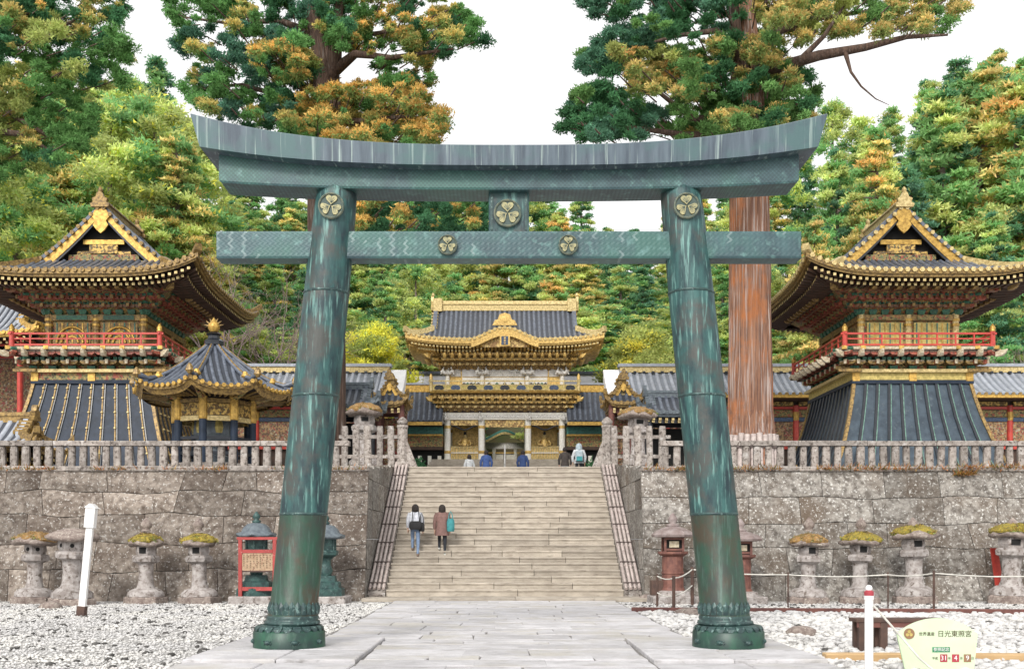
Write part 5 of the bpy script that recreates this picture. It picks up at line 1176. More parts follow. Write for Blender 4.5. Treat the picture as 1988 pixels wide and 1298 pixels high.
# big mossy lanterns up on the terrace
stone_lantern('big stone lantern with a brown mossy cap behind the left tall balustrade', (at(705, 800, 40).x, 40.3, 4.36), 2.75, .72, 'moss_brown', .7, 'big lanterns on the terrace', wide=.36, seed=11)
stone_lantern('big stone lantern with an orange mossy cap behind the right tall balustrade', (at(1240, 800, 40).x, 40.3, 4.36), 2.6, .8, 'moss_brown', .7, 'big lanterns on the terrace', wide=.36, seed=12)

# ---------------------------------------------------------------- small roofed buildings on the terrace
def pavilion(label, X, Y, hw, hd, zeave, zridge, tile, gold, wall, ridge_x=True, g=None, z0=4.36):
    t = thing('small_pavilion', label, 'pavilion', (X, Y, z0)); L = lambda z: z-z0
    T = (lambda u, v, z: (v, u, z)) if ridge_x else (lambda u, v, z: (u, v, z))
    a, b = (hd, hw) if ridge_x else (hw, hd)
    R_ = Roof(a, b, (g or b*.6), a*1.15, L(zeave), L(zridge), 1.35, .3, T)
    build_roof(t, R_, (tile, 'tile_bed', gold), .28, (.08, .08), (a*.6, b*.6, L(zeave)), (('m', -1), ('m', 1), ('h', -1), ('h', 1)), ridge=(.13, .32), cap_gold=gold, rafters=.3, gset=.3, fascia_h=.12, small=True)
    ww, wd = hw*.62, hd*.62
    for sx in (-1, 1):
        for sy in (-1, 1): MB().lathe([(.14, 0), (.14, L(zeave)-.05)], 10, (sx*ww, sy*wd, 0), 0, True).build('column', wall, t)
    for s in (-1, 1):
        MB().box(-ww, ww, s*wd-.07, s*wd+.07, L(zeave)-.45, L(zeave)-.2).build('beam', wall, t); MB().box(s*ww-.06, s*ww+.06, -wd+.08, wd-.08, L(zeave)-.45, L(zeave)-.21).build('beam', wall, t)
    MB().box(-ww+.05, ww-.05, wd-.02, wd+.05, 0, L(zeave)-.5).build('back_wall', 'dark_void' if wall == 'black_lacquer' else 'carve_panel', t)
    MB().box(-ww-.2, ww+.2, -wd-.2, wd+.2, -.3, .12).build('plinth', 'fence_stone', t)
    return t
pavilion('dark roofed black pavilion behind the mossy lantern left of the stairs', -6.75, 45, 1.5, 1.4, 7.4, 8.35, 'tile', 'bronze_grey', 'black_lacquer')
pavilion('dark roofed black pavilion right of the big mossy lantern on the right', 7.05, 45, 1.5, 1.3, 7.15, 8.0, 'tile', 'bronze_grey', 'black_lacquer')
pavilion('little gabled dark red shrine left of the gate steps', -5.15, 47.5, .85, 1.1, 7.9, 9.0, 'tile', 'gold_old', 'timber_red', False)
pavilion('little gabled dark red shrine right of the gate steps', 5.3, 47.5, .85, 1.1, 7.9, 9.0, 'tile', 'gold_old', 'timber_red', False)
pavilion('gold edged roof corner of a wash house at the far left edge', -15.9, 32.6, 1.9, 1.3, 4.55, 5.5, 'tile_pale', 'gold_old', 'gold_old', True, None, 3.85)
pavilion('white and gold roofed hall beyond the far left tower edge', -24.5, 50, 3.4, 2.6, 11.2, 13.2, 'tile_pale', 'gold', 'red_lacquer')
# shrubs and hedge at the gate foot
# ---------------------------------------------------------------- foreground furniture
wp = thing('white_post', 'white wooden post with a small roofed head leaning right, on the gravel', 'sign post', gp(158, 1195)); wp.rotation_euler = (0, rad(5.5), 0)
MB().bbox(-.075, .075, -.05, .05, .22, 1.98, .006).build('shaft', 'white_paint', wp)
MB().bbox(-.09, .09, -.09, .09, -.1, .222, .006).build('foot', 'timber_dark', wp)
hd_ = MB().bbox(-.11, .11, -.09, .09, 1.982, 2.42, .008).build('head', 'white_paint', wp)
m = MB(); m.loft([[(-.135, -.11, 2.422), (.135, -.11, 2.422), (.135, .11, 2.422), (-.135, .11, 2.422)], [(-.02, -.11, 2.52), (.02, -.11, 2.52), (.02, .11, 2.52), (-.02, .11, 2.52)]], True, True); m.build('gable_cap', 'white_paint', hd_)
# red notice board
x0, Y0, _ = gp(500, 1172)
nb = thing('notice_board', 'red framed wooden notice board left of the left torii pillar', 'notice board', (x0, Y0, 0))
hw = .46
for s in (-1, 1): MB().bbox(s*hw-.05, s*hw+.05, -.04, .04, -.1, 1.72, .008).build('post', 'red_paint', nb)
for z0, z1 in ((1.66, 1.73), (1.37, 1.46), (.36, .46), (.02, .07)): MB().bbox(-hw-.09 if z0 > 1.6 else -hw+.051, hw+.09 if z0 > 1.6 else hw-.051, -.035, .035, z0+(.065 if z0 > 1.6 else 0), z1+(.065 if z0 > 1.6 else 0), .006).build('rail', 'red_paint', nb)
pn = MB().box(-hw+.052, hw-.052, -.02, .015, .90, 1.368).build('panel', 'notice_wood', nb)
MB().box(-hw+.052, hw-.052, -.025, .02, .86, .898).build('panel_ledge', 'timber_dark', nb)
rgt = random.Random(5)
for c in range(9):
    x = -hw+.1+c*.088; zt = 1.33; mm = MB()
    for k in range(7):
        if rgt.random() < .15: continue
        z = zt-.055*k
        for q in range(2): mm.box(x-.022, x+.022, -.0225-.0005*q, -.0215, z-.02*q-.012, z-.02*q-.006)
        mm.box(x-.004, x+.004, -.0235, -.0215, z-.04, z)
    mm.build('writing_column', 'ink', pn)
# long timber kerbs
def timber(label, p0, p1, w_, h, mat):
    p0, p1 = Vector(p0), Vector(p1); d = p1-p0
    o = MB().bbox(0, d.length, -w_/2, w_/2, 0, h, .01).build('timber_beam', mat, None, p0, math.atan2(d.y, d.x)); return tag(o, label, 'timber')
a, b = gp(1226, 1188), gp(2100, 1192)
timber('long dark red timber laid across the gravel right of the path', (a[0], a[1], -.02), (b[0], b[1]-.1, -.02), .16, .14, 'timber_red')
a, b = gp(1700, 1200), gp(1812, 1200); timber('short white painted board lying behind the bench', (a[0], a[1]+.35, 0), (b[0], b[1]+.35, 0), .2, .09, 'white_paint')
a, b = gp(1600, 1282), gp(2100, 1284); timber('pale new timber laid on the cobbles in the right foreground', (a[0], a[1], -.02), (b[0]+.3, b[1], -.02), .22, .13, 'timber')
# thin rope barrier
rb = thing('rope_barrier', 'low rope barrier on thin brown posts in front of the right lanterns', 'rope barrier', (gp(1275, 1182)[0], gp(1275, 1182)[1], 0))
ox, oy = rb.location.x, rb.location.y
tops = []
for px, py, h, r in ((1276, 1178, .85, .03), (1308, 1186, .85, .04), (1344, 1174, 1.0, .045), (1530, 1180, .9, .02), (1724, 1180, .9, .02), (1813, 1188, .98, .03), (2030, 1184, .9, .02)):
    x, yv, _ = gp(px, py); MB().tube([(x-ox, yv-oy, -.1), (x-ox, yv-oy, h)], r, 8).build('post', 'timber_dark', rb); tops.append(Vector((x-ox, yv-oy, h-.06)))
for a, b in zip(tops, tops[1:]):
    for dz in ((0, -.42) if b.x < 3 else (0,)):
        MB().tube([a.lerp(b, t)+Vector((0, 0, dz-.05*math.sin(math.pi*t))) for t in (0, .25, .5, .75, 1)], .016, 6).build('rope', 'rope', rb)
bx_ = thing('wooden_box', 'small brown wooden box beside the right stair foot', 'box', lp(1280, 28.9)); bx_.location.y -= .3
MB().bbox(-.28, .28, -.2, .2, .15, .62, .01).build('body', 'timber_dark', bx_)
for s in (-1, 1): MB().box(s*.22-.03, s*.22+.03, -.16, .16, -.05, .149).build('leg', 'timber_dark', bx_)
# bench
X, Y, _ = gp(1735, 1262)
bn = thing('wooden_bench', 'low dark slatted wooden bench behind the fan shaped sign', 'bench', (X, Y, 0))
for k in range(4): MB().bbox(-.62, .72, -.17+k*.09, -.09+k*.09, .44, .49, .005).build('slat', 'timber_dark', bn)
MB().box(-.6, .7, -.15, -.12, .36, .439).build('apron', 'timber_red', bn)
for x in (-.52, -.2, .62):
    for y in (-.12, .12): MB().bbox(x-.055, x+.055, y-.04, y+.04, -.05, .438, .006).build('leg', 'timber_dark', bn)
# white pole with red top and rope
X, Y, _ = gp(1687, 1312)
po = thing('white_pole', 'white round pole with a red and white top in the right foreground', 'pole', (X, Y, 0))
MB().tube([(0, 0, -.1), (0, 0, .98)], .052, 14).build('shaft', 'white_paint', po)
MB().lathe([(.056, .98), (.056, 1.03), (.03, 1.045)], 14, sm=False).build('red_top', 'sign_red', po)
MB().lathe([(.058, .93), (.058, .978)], 14).build('white_collar', 'white_paint', po)
MB().lathe([(.03, 1.04), (.045, 1.07), (.03, 1.1), (.005, 1.11)], 12, sm=True).build('knob', 'white_paint', po)
rp = MB().tube([(X+.04, Y-.05, .86), (X+.3, Y-.1, .55), (X+.55, Y-.14, .24), (X+.78, Y-.17, .04)], .013, 6).build('rope', 'rope', None); tag(rp, 'thin white rope running from the white pole down past the fan sign', 'rope')
# fan shaped sign with writing
YS = 13.1
sx0 = at(1742, 1240, YS).x; sx1 = at(1898, 1240, YS).x
sg = thing('fan_sign', 'pale yellow fan shaped sign with dark characters in the right foreground', 'sign', ((sx0+sx1)/2, YS, 0))
hw = (sx1-sx0)/2; zt = EYE+(H0-1199)*YS/F; zm = EYE+(H0-1230)*YS/F
out = [(-hw*.78, -.02), (-hw*1.0, zm-.02)]
for k in range(1, 24):
    a = math.pi*(1-k/24); out.append((hw*math.cos(a), zm+(zt-zm)*math.sin(a)**1.7))
out += [(hw*1.0, zm-.02), (hw*.9, -.02)]
m = MB(); m.loft([[(x, y, z) for x, z in out] for y in (0, .03)], True, True); sgf = m.build('board', 'sign_face', sg)
def text(s, size, x, z, mat, parent, name, squeeze=1):
    cu = bpy.data.curves.new(name, 'FONT'); cu.body = s; cu.size = size; cu.align_x = 'CENTER'; cu.align_y = 'CENTER'; cu.extrude = .001; cu.space_character = squeeze
    tmp = bpy.data.objects.new('tmp', cu); COL.objects.link(tmp)
    dg = bpy.context.evaluated_depsgraph_get(); me = bpy.data.meshes.new_from_object(tmp.evaluated_get(dg)); bpy.data.objects.remove(tmp)
    me.name = name; me.materials.clear(); me.materials.append(M[mat])
    return inst(name, me, parent, (x, -.004, z), rot=(rad(90), 0, 0))
def sz(py): return EYE+(H0-py)*YS/F
def sxx(px): return (px-CX)*YS/F-(sx0+sx1)/2
text('世界遺産', .05, sxx(1799), sz(1230), 'ink', sgf, 'small_lettering')
text('日光東照宮', .086, sxx(1853), sz(1230), 'ink', sgf, 'large_lettering')
MB().box(sxx(1810), sxx(1844), -.004, -.001, sz(1265), sz(1255)).build('green_plate', 'sign_green', sgf)
text('参拝記念', .05, sxx(1827), sz(1260), 'white_paint', sgf, 'plate_lettering').location.y = -.007
for px, c, n in ((1832, 'sign_red', '31'), (1855, 'sign_red', '4'), (1878, 'sign_brown', '9')):
    MB().box(sxx(px-7), sxx(px+7), -.004, -.001, sz(1284), sz(1269)).build('date_plate', c, sgf)
    text(n, .085, sxx(px), sz(1276.5), 'white_paint', sgf, 'date_number').location.y = -.007
for px, c in ((1815, '平成'), (1843, '年'), (1866, '月'), (1888, '日')): text(c, .036, sxx(px), sz(1277), 'ink', sgf, 'date_lettering')
mm = MB(); mm.lathe([(.068, 0), (.068, .006), (.052, .006), (.052, .002)], 20, T=Matrix.Translation((sxx(1765), -.001, sz(1229))) @ Matrix.Rotation(rad(90), 4, 'X')); em = mm.build('round_emblem', 'sign_brown', sgf)
for k in range(3):
    a = rad(90+120*k); MB().lathe([(.022, 0), (.02, .004)], 8, T=Matrix.Translation((sxx(1765)+.026*math.cos(a), -.003, sz(1229)+.026*math.sin(a))) @ Matrix.Rotation(rad(90), 4, 'X')).build('emblem_leaf', 'lattice_gold', em)
for s in (-1, 1): MB().tube([(s*hw*.5, .05, 0), (s*hw*.5, .05, .3)], .02, 6).build('stake', 'timber_dark', sg)
# loose boulders among the cobbles
def boulder(label, px, py, r, seed):
    rg = random.Random(seed); x, Y, _ = gp(px, py); m = MB(); n = 14
    m.loft([[(r*q*rg.uniform(.85, 1.12)*math.cos(2*math.pi*j/n), r*q*.8*rg.uniform(.85, 1.12)*math.sin(2*math.pi*j/n), z*r) for j in range(n)] for q, z in ((.9, -.2), (1, .12), (.85, .38), (.5, .55), (.15, .6))], True, True, 0, True)
    return tag(m.build('boulder', 'lantern_cap', None, (x, Y, 0)), label, 'boulder', 'boulders on the gravel')
boulder('low grey boulder on the cobbles right of the right torii base', 1556, 1232, .28, 1)
boulder('grey boulder beside the stair foot rope posts', 1335, 1194, .3, 2)
boulder('pale flat boulder at the foot of the right bamboo guard', 1262, 1166, .35, 3)
boulder('small dark boulder below the left corner of the fan sign', 1782, 1293, .12, 4)
boulder('small dark boulder below the right part of the fan sign', 1868, 1295, .12, 5)
boulder('mossy rock between the two leftmost stone lanterns', 98, 1180, .3, 6)
# ---------------------------------------------------------------- people
def person(label, loc, rz, h, cols, stride=.0, arms=((-.2, .02, 0), (.2, .02, 0)), coat=None, hair='long', lean=0, step=.0, group='visitors', elbows=None, hood=None):
    """facing +Y in local space. cols: top, legs, shoes"""
    t = thing('person', label, 'person', loc, rz, group); k = h/1.62
    V, E, Rr = [], [], []
    def add(p, r, par=None):
        V.append((p[0]*k, (p[1]+lean*max(0, p[2]-.9))*k, p[2]*k)); Rr.append(r if hasattr(r, '__len__') else (r, r))
        if par is not None: E.append((par, len(V)-1))
        return len(V)-1
    pel = add((0, 0, .92), (.135, .115)); w1 = add((0, 0, 1.06), (.12, .095), pel); ch = add((0, .0, 1.24), (.15, .105), w1); up = add((0, 0, 1.34), (.13, .09), ch)
    nk = add((0, .01, 1.40), .052, up); h0 = add((0, .025, 1.47), (.07, .085), nk); h1 = add((0, .03, 1.545), (.078, .095), h0); add((0, .02, 1.605), (.05, .06), h1)
    for s, ph in ((-1, 1), (1, -1)):
        f = stride*ph; zst = step if ph > 0 else 0
        hp = add((s*.085, 0, .88), (.085, .09), pel); kn = add((s*.095, f*.55+.03+zst*.4, .47+zst*.75), .062, hp); an = add((s*.095, f-.02, .09+zst), .042, kn)
        hl = add((s*.095, f-.02, .045+zst), .038, an); add((s*.1, f+.13, .035+zst), .034, hl)
        dx, dy, dz = arms[0 if s < 0 else 1]
        sh = add((s*.165, 0, 1.325), (.06, .065), up)
        el = add((s*.225+dx*.2, -.02+dy*.4, 1.07+dz*.4), .045, sh); wr = add((s*.235+dx*.1, .04+dy, .86+dz), .03, el)
        pm = add((s*.235+dx*.1, .055+dy, .79+dz), (.032, .02), wr)
        for q, (fx, ln) in enumerate(((-.026, .06), (-.009, .072), (.009, .068), (.025, .055))):
            a = add((s*.235+dx*.1+fx*.5, .06+dy+fx, .755+dz), .0085, pm); add((s*.235+dx*.1+fx*.4, .075+dy+fx, .755-ln+dz), .0075, a)
        a = add((s*.215+dx*.1, .085+dy, .785+dz), .0095, pm); add((s*.21+dx*.1, .105+dy, .745+dz), .008, a)
    me = bpy.data.meshes.new('body'); me.from_pydata(V, E, [])
    o = bpy.data.objects.new('body', me); COL.objects.link(o)
    md = o.modifiers.new('Skin', 'SKIN'); md.use_smooth_shade = True
    for i, sv in enumerate(me.skin_vertices[0].data): sv.radius = (Rr[i][0]*k, Rr[i][1]*k); sv.use_root = (i == 0)
    o.modifiers.new('Sub', 'SUBSURF').levels = 1
    dg = bpy.context.evaluated_depsgraph_get(); m2 = bpy.data.meshes.new_from_object(o.evaluated_get(dg)); bpy.data.objects.remove(o)
    m2.name = 'body'; m2.materials.clear()
    for c in ('skin',)+tuple(cols): m2.materials.append(M[c])
    for p in m2.polygons:
        c = p.center/k; arm = abs(c.x) > .16 and c.z < 1.36
        hand = arm and c.z < .87 + (arms[0 if c.x < 0 else 1][2])
        if c.z > 1.405: i = 0
        elif arm and abs(c.x) > .17 and c.z > .6: i = 0 if hand else 1
        elif c.z > .93: i = 1
        elif c.z > (.10 + (step if (c.x < 0) and step else 0)): i = 2
        else: i = 3
        p.material_index = i; p.use_smooth = True
    inst('body', m2, t)
    yo = lambda z: lean*max(0, z-.9)
    if coat:
        mat, z0, fl = coat; m = MB(); n = 16; rgc = random.Random(len(label))
        prof = [(.10, .075, 1.43), (.19, .115, 1.37), (.195, .135, 1.22), (.165, .13, 1.05), (.175+fl*.3, .15+fl*.3, .9)]
        if z0 < .88: prof.append((.18+fl, .155+fl, z0))
        m.loft([[(a*math.cos(2*math.pi*j/n)*k*(1+rgc.uniform(-.03, .03)), (b*math.sin(2*math.pi*j/n)+yo(z))*k, z*k) for j in range(n)] for a, b, z in prof], True, False, 0, True); m.build('coat', mat, t)
        for s in (-1, 1):
            dx, dy, dz = arms[0 if s < 0 else 1]; q = yo(1.2)
            MB().tube([(s*.15*k, q*k, 1.36*k), (s*.2*k, (q-.01)*k, 1.25*k), ((s*.232+dx*.2)*k, (-.02+dy*.4+q)*k, (1.07+dz*.4)*k), ((s*.235+dx*.1)*k, (.03+dy+q*.5)*k, (.88+dz)*k)], [.075*k, .072*k, .062*k, .05*k], 9).build('sleeve', mat, t)
    y = yo(1.5)
    hm = MB()
    if hood: hm.lathe([(.13, 1.36), (.145, 1.45), (.135, 1.55), (.1, 1.63), (.03, 1.665)], 14, (0, (y+.005)*1, 0), 0, True); hm.v = [(a*k, b*k, c*k) for a, b, c in hm.v]; hm.build('hood', hood, t)
    else:
        low = 1.34 if hair == 'long' else 1.46
        hm.lathe([(.08, low), (.115, low+.06), (.112, 1.54), (.095, 1.60), (.05, 1.645), (.01, 1.655)], 14, (0, y-.005, 0), 0, True, sy=1.0); hm.v = [(a*k, b*k, c*k) for a, b, c in hm.v]; hm.build('hair', 'hair', t)
        fm = MB(); fm.lathe([(.012, -.02), (.016, 0), (.004, .03)], 6, (0, y+.125, 1.50)); fm.v = [(a*k, b*k, c*k) for a, b, c in fm.v]; fm.build('nose', 'skin', t)
    return t
def stair_z(Y): i = int((Y-ST_Y)/RUN); return ST_Z + RISE*(i+1)
Yp = ST_Y + RUN*6.45; zp = ST_Z+RISE*7
X1 = (806-CX)*Yp/F; X2 = (858-CX)*Yp/F
person('person in a white and black jacket and blue trousers climbing the stairs', (X1, Yp, zp-RISE), 0, 1.60, ('coat_white', 'jeans', 'shoe'), .14, ((.0, .06, .05), (.0, .04, .03)), ('coat_white', .86, .03), 'long', .12, RISE, 'visitors on the stairs')
person('person in a long brown coat and dark trousers climbing the stairs', (X2, Yp+.05, zp-RISE+.01), 0, 1.58, ('coat_brown', 'trousers', 'shoe_white'), .14, ((.0, .02, .0), (.1, .0, .02)), ('coat_brown', .66, .05), 'long', .12, RISE, 'visitors on the stairs')
def bag(name, label, loc, w_, d_, h_, mat, strap, rz=0):
    b = thing(name, label, 'bag', loc, rz); n = 12
    MB().loft([[(w_*q*math.copysign(abs(math.cos(a))**.6, math.cos(a)), d_*q*math.copysign(abs(math.sin(a))**.6, math.sin(a)), z) for a in [2*math.pi*j/n for j in range(n)]] for q, z in ((.8, 0), (1, .05), (1, h_*.7), (.75, h_))], True, True, 0, True).build('pouch', mat, b)
    if strap: MB().tube([(s*w_*.6*(1-abs(q)*.3), 0, h_+q) for s, q in ((-1, -.03), (-.8, strap*.6), (0, strap), (.8, strap*.6), (1, -.03))], .014, 6).build('strap', mat, b)
    return b
bag('shoulder_bag', 'black shoulder bag worn on the back by the person in the white jacket', (X1+.03, Yp-.17, zp-RISE+.84), .2, .07, .26, 'bag_black', .5)
bag('shoulder_bag', 'black pouch bag at the right hip of the person in the white jacket', (X1+.21, Yp-.1, zp-RISE+.78), .09, .06, .28, 'bag_black', .3)
bag('tote_bag', 'teal and white tote bag carried by the person in the brown coat', (X2+.27, Yp-.02, zp-RISE+.78), .12, .08, .4, 'bag_teal', .22, .6)
def vis(px, Y): return ((px-CX)*Y/F, Y, ST_Z+RISE*NST+.006 if Y < 38.9 else 4.36)
person('visitor in a pale coat and black collar at the stair top, leftmost of the group', vis(911, 50), .5, 1.5, ('pale_coat', 'jeans', 'shoe'), .12, coat=('pale_coat', .6, .05), group='visitors at the stair top')
person('visitor in a navy blue coat at the stair top, second from the left', vis(944, 48.5), .2, 1.56, ('blue_jacket', 'trousers', 'shoe'), .1, coat=('blue_jacket', .6, .06), hair='short', group='visitors at the stair top')
person('visitor in a navy coat at the stair top before the right white column', vis(1015, 48.5), -.3, 1.56, ('blue_jacket', 'trousers', 'shoe'), .1, coat=('navy', .6, .06), hair='short', group='visitors at the stair top')
person('visitor in a dark jacket at the stair top left of the grey backpack', vis(1097, 48), .1, 1.66, ('jacket_dark', 'pale_coat', 'shoe'), .05, coat=('jacket_dark', .8, .02), hair='short', group='visitors at the stair top')
vp = vis(1124, 46.5)
person('visitor in a pale hooded jacket wearing a grey backpack at the stair top', vp, 0, 1.68, ('pale_coat', 'trousers', 'shoe'), .05, coat=('pale_coat', .8, .03), group='visitors at the stair top', hood='pack_grey')
bp = thing('backpack', 'grey and teal backpack on the rightmost visitor at the stair top', 'backpack', (vp[0], vp[1]-.2, vp[2]+.88))
MB().bbox(-.17, .17, -.1, .1, 0, .5, .05).build('bag', 'pack_grey', bp); MB().bbox(-.13, .13, -.14, -.101, .04, .24, .02).build('pocket', 'bag_teal', bp); MB().box(-.18, .18, -.105, -.1005, .0, .04).build('base_trim', 'bag_black', bp)
for s in (-1, 1): MB().tube([(s*.11, .08, .06), (s*.13, .26, .22), (s*.12, .3, .42), (s*.1, .1, .5)], .02, 6).build('strap', 'bag_black', bp)

# ---------------------------------------------------------------- trees
def inpoly(x, y, P):
    c = False; j = len(P)-1
    for i in range(len(P)):
        if (P[i][1] > y) != (P[j][1] > y) and x < (P[j][0]-P[i][0])*(y-P[i][1])/(P[j][1]-P[i][1])+P[i][0]: c = not c
        j = i
    return c
def big_tree(name, label, base, trunk, bark, branches, zones, Y, seed, nleaf, Ls=.26, extra=None, dspread=2.6):
    """trunk/branches as lists of (px, py, dY, r) on the tree's own depth; zones: (polygon, colours, count, rpx)"""
    t = thing(name, label, 'tree', base); ox = Vector(base); rg = random.Random(seed)
    P = []; n = 64; tm = MB()
    for (p0, p1) in zip(trunk, trunk[1:]):
        for q in range(6): P.append(tuple(x+(y-x)*q/6 for x, y in zip(p0, p1)))
    ph = [rg.uniform(0, 6.28) for _ in range(8)]; rings = []
    for i, (px, py, dy, r) in enumerate(P):
        c0 = at(px, py, Y+dy)-ox; z = c0.z
        rings.append([c0+Vector((math.cos(a), math.sin(a), 0))*r*(1+.035*math.sin(9*a+ph[0]+z*.35)+.03*math.sin(17*a+ph[1]-z*.5)+.022*math.sin(29*a+ph[2]+z*.8)+.03*math.sin(3*a+ph[3]+z*.15)+rg.uniform(-.012, .012)+(.18*max(0, 1-z/1.6)*(.5+.5*math.sin(6*a+ph[4])))) for a in [2*math.pi*j/n for j in range(n)]])
    tm.loft(rings, True, True, 0, False); tr = tm.build('trunk', bark, t)
    for br in branches: MB().tube([at(px, py, Y+dy)-ox for px, py, dy, r in br], [r for *_, r in br], 8).build('limb', bark if bark != 'bark_red' else 'bark', tr)
    C, Rd, K, NP = [], [], [], []; tw = MB()
    for poly, cols, cnt, rp in zones:
        xs = [p[0] for p in poly]; ys = [p[1] for p in poly]; k = 0; tries = 0
        while k < cnt and tries < cnt*60:
            tries += 1; x, y = rg.uniform(min(xs), max(xs)), rg.uniform(min(ys), max(ys))
            if not inpoly(x, y, poly): continue
            dy = rg.gauss(0, dspread); p = at(x, y, Y+dy)-ox; r = rp*rg.uniform(.42, 1.5)*Y/F
            C.append(p); Rd.append((r, r, r*.62)); c = cols[hash((int(x/52+rg.uniform(-.25, .25)), int(y/40+rg.uniform(-.25, .25)), seed)) % len(cols)]; c = c if rg.random() < .85 else rg.choice(cols); v = rg.uniform(.75, 1.25); K.append(tuple(q*v for q in c)); NP.append(max(20, int(nleaf*(r*F/Y/rp)**2))); k += 1
            if k % 3 == 0:
                q = p + (Vector((0, 0, p.z-1.2))-p).normalized()*r*2.6 + Vector((rg.uniform(-.3, .3), rg.uniform(-.3, .3), -.2))*r; tw.tube([q, p.lerp(q, .4)+Vector((0, 0, .08)), p], [.03, .022, .006], 4)
    inst('crown', leafmesh('crown', C, Rd, K, NP, Ls, Ls*.4, seed), t); x = tw.build('twigs', 'bark', t); x['kind'] = 'stuff'
    return t
# left foreground cedar
P1 = [(300, -60), (320, 30), (350, 60), (330, 95), (375, 125), (355, 175), (395, 215), (430, 245), (520, 258), (545, 230), (610, 160), (600, 60), (640, -60)]
P2 = [(600, -60), (880, -60), (872, 0), (930, 45), (940, 80), (890, 95), (835, 130), (860, 160), (800, 165), (740, 140), (600, 60)]
P3 = [(545, 215), (620, 150), (690, 165), (780, 150), (835, 190), (868, 245), (850, 275), (760, 285), (600, 280), (540, 255)]
P4 = [(475, 90), (560, 75), (610, 110), (605, 150), (540, 160), (490, 145)]
P5 = [(690, 380), (950, 380), (950, 450), (690, 450)]
big_tree('cedar_tree', 'tall cedar with orange tipped foliage rising behind the left torii pillar', (-7.35, 42.5, 4.36),
    [(633, 960, 0, .95), (633, 860, 0, .78), (632, 600, 0, .72), (630, 400, 0, .68), (632, 250, 0, .62), (634, 150, 0, .5), (622, 80, 0, .42), (605, 0, 0, .36), (595, -120, 0, .25), (590, -260, 0, .1)], 'bark',
    [[(632, 170, 0, .35), (650, 120, -.5, .28), (655, 40, -.8, .22), (660, -60, -1, .14)], [(634, 150, 0, .28), (690, 105, -1, .16), (760, 112, -2, .1), (880, 95, -2.5, .04)], [(628, 210, 0, .25), (560, 190, 1, .14), (470, 165, 1.5, .08), (380, 170, 2, .03)], [(620, 70, 0, .2), (540, 40, 1, .13), (440, 45, 1.5, .07), (330, 30, 2, .03)], [(632, 240, 0, .22), (700, 235, -1, .12), (800, 225, -1.5, .06)], [(648, 100, -.6, .18), (700, 70, -1, .1), (790, 55, -1, .05), (870, 20, -1, .03)], [(630, 300, 0, .2), (570, 250, -1.5, .1), (520, 225, -2, .05)], [(632, 400, 0, .2), (720, 410, 1.5, .1), (840, 400, 2, .05)]],
    [(P1, [GREEN, DEEP, DEEP, BLUEG, GREEN, OCHRE], 403, 14), (P2, [GREEN, OCHRE, DEEP, ORANGE, OCHRE, GREEN], 372, 14), (P3, [ORANGE, ORANGE, OCHRE, GREEN, ORANGE], 372, 15), (P4, [ORANGE, ORANGE, OCHRE, GREEN], 93, 14), (P5, [DEEP, GREEN, DEEP, ORANGE, DEEP], 131, 14)], 42.5, 101, 330, .12)
# right foreground cedar: the great red trunk
Q1 = [(1130, -60), (1125, 10), (1180, 60), (1120, 115), (1110, 130), (1180, 150), (1300, 80), (1440, 60), (1440, -60)]
Q2 = [(1185, 100), (1240, 85), (1375, 115), (1380, 165), (1340, 190), (1230, 170), (1190, 140)]
Q3 = [(1120, 170), (1180, 160), (1230, 185), (1290, 215), (1250, 265), (1130, 270), (1095, 250), (1100, 215)]
Q4 = [(1300, 90), (1470, 60), (1560, 130), (1590, 180), (1570, 225), (1500, 240), (1420, 270), (1330, 280), (1270, 250), (1330, 180)]
Q5 = [(1450, -60), (1860, -60), (1880, 10), (1830, 60), (1740, 60), (1600, 70), (1520, 100), (1460, 60)]
Q6 = [(1400, 200), (1500, 215), (1560, 190), (1580, 230), (1470, 250), (1380, 270)]
big_tree('cedar_tree', 'massive cedar with a smooth red trunk rising right of the right torii pillar', (9.39, 40, 4.3),
    [(1459, 905, 0, .98), (1459, 850, 0, .9), (1458, 800, 0, .82), (1457, 600, 0, .77), (1455, 400, 0, .72), (1453, 260, 0, .66), (1450, 150, 0, .58), (1446, 60, 0, .45), (1440, -40, 0, .35), (1436, -250, 0, .15)], 'bark_red',
    [[(1448, 160, -.3, .3), (1430, 90, -.8, .26), (1425, 20, -1, .2), (1420, -80, -1, .12)], [(1450, 140, 0, .3), (1520, 128, -1.5, .22), (1590, 108, -2, .19), (1680, 92, -2.5, .14), (1760, 72, -2.5, .09), (1840, 68, -2.5, .04)], [(1640, 98, -2.3, .1), (1652, 140, -2.5, .05), (1672, 168, -2.6, .035), (1700, 192, -2.6, .022), (1726, 204, -2.6, .01)], [(1440, 110, -.5, .2), (1390, 60, -1.5, .12), (1310, 70, -2, .07), (1180, 110, -2.5, .03)], [(1450, 240, 0, .2), (1340, 228, -1.5, .11), (1280, 180, -2, .07), (1220, 150, -2, .03)], [(1450, 262, 0, .2), (1330, 262, -1.5, .12), (1210, 245, -2, .06), (1120, 240, -2.2, .03)], [(1448, 90, 0, .2), (1560, 40, 1, .12), (1700, 20, 1, .06)], [(1550, 120, -1.8, .12), (1600, 70, -2, .08), (1640, 10, -2, .04)]],
    [(Q1, [DEEP, BLUEG, DEEP, GREEN, BLUEG], 310, 14), (Q2, [OCHRE, ORANGE, OCHRE, LIME], 131, 14), (Q3, [BLUEG, DEEP, BLUEG, DEEP, GREEN], 193, 14), (Q4, [GREEN, DEEP, GREEN, GREEN, OCHRE], 403, 14), (Q5, [GREEN, OCHRE, LIME, GREEN, OCHRE], 356, 15), (Q6, [OCHRE, LIME, ORANGE, GREEN], 93, 14)], 40, 102, 330, .115)
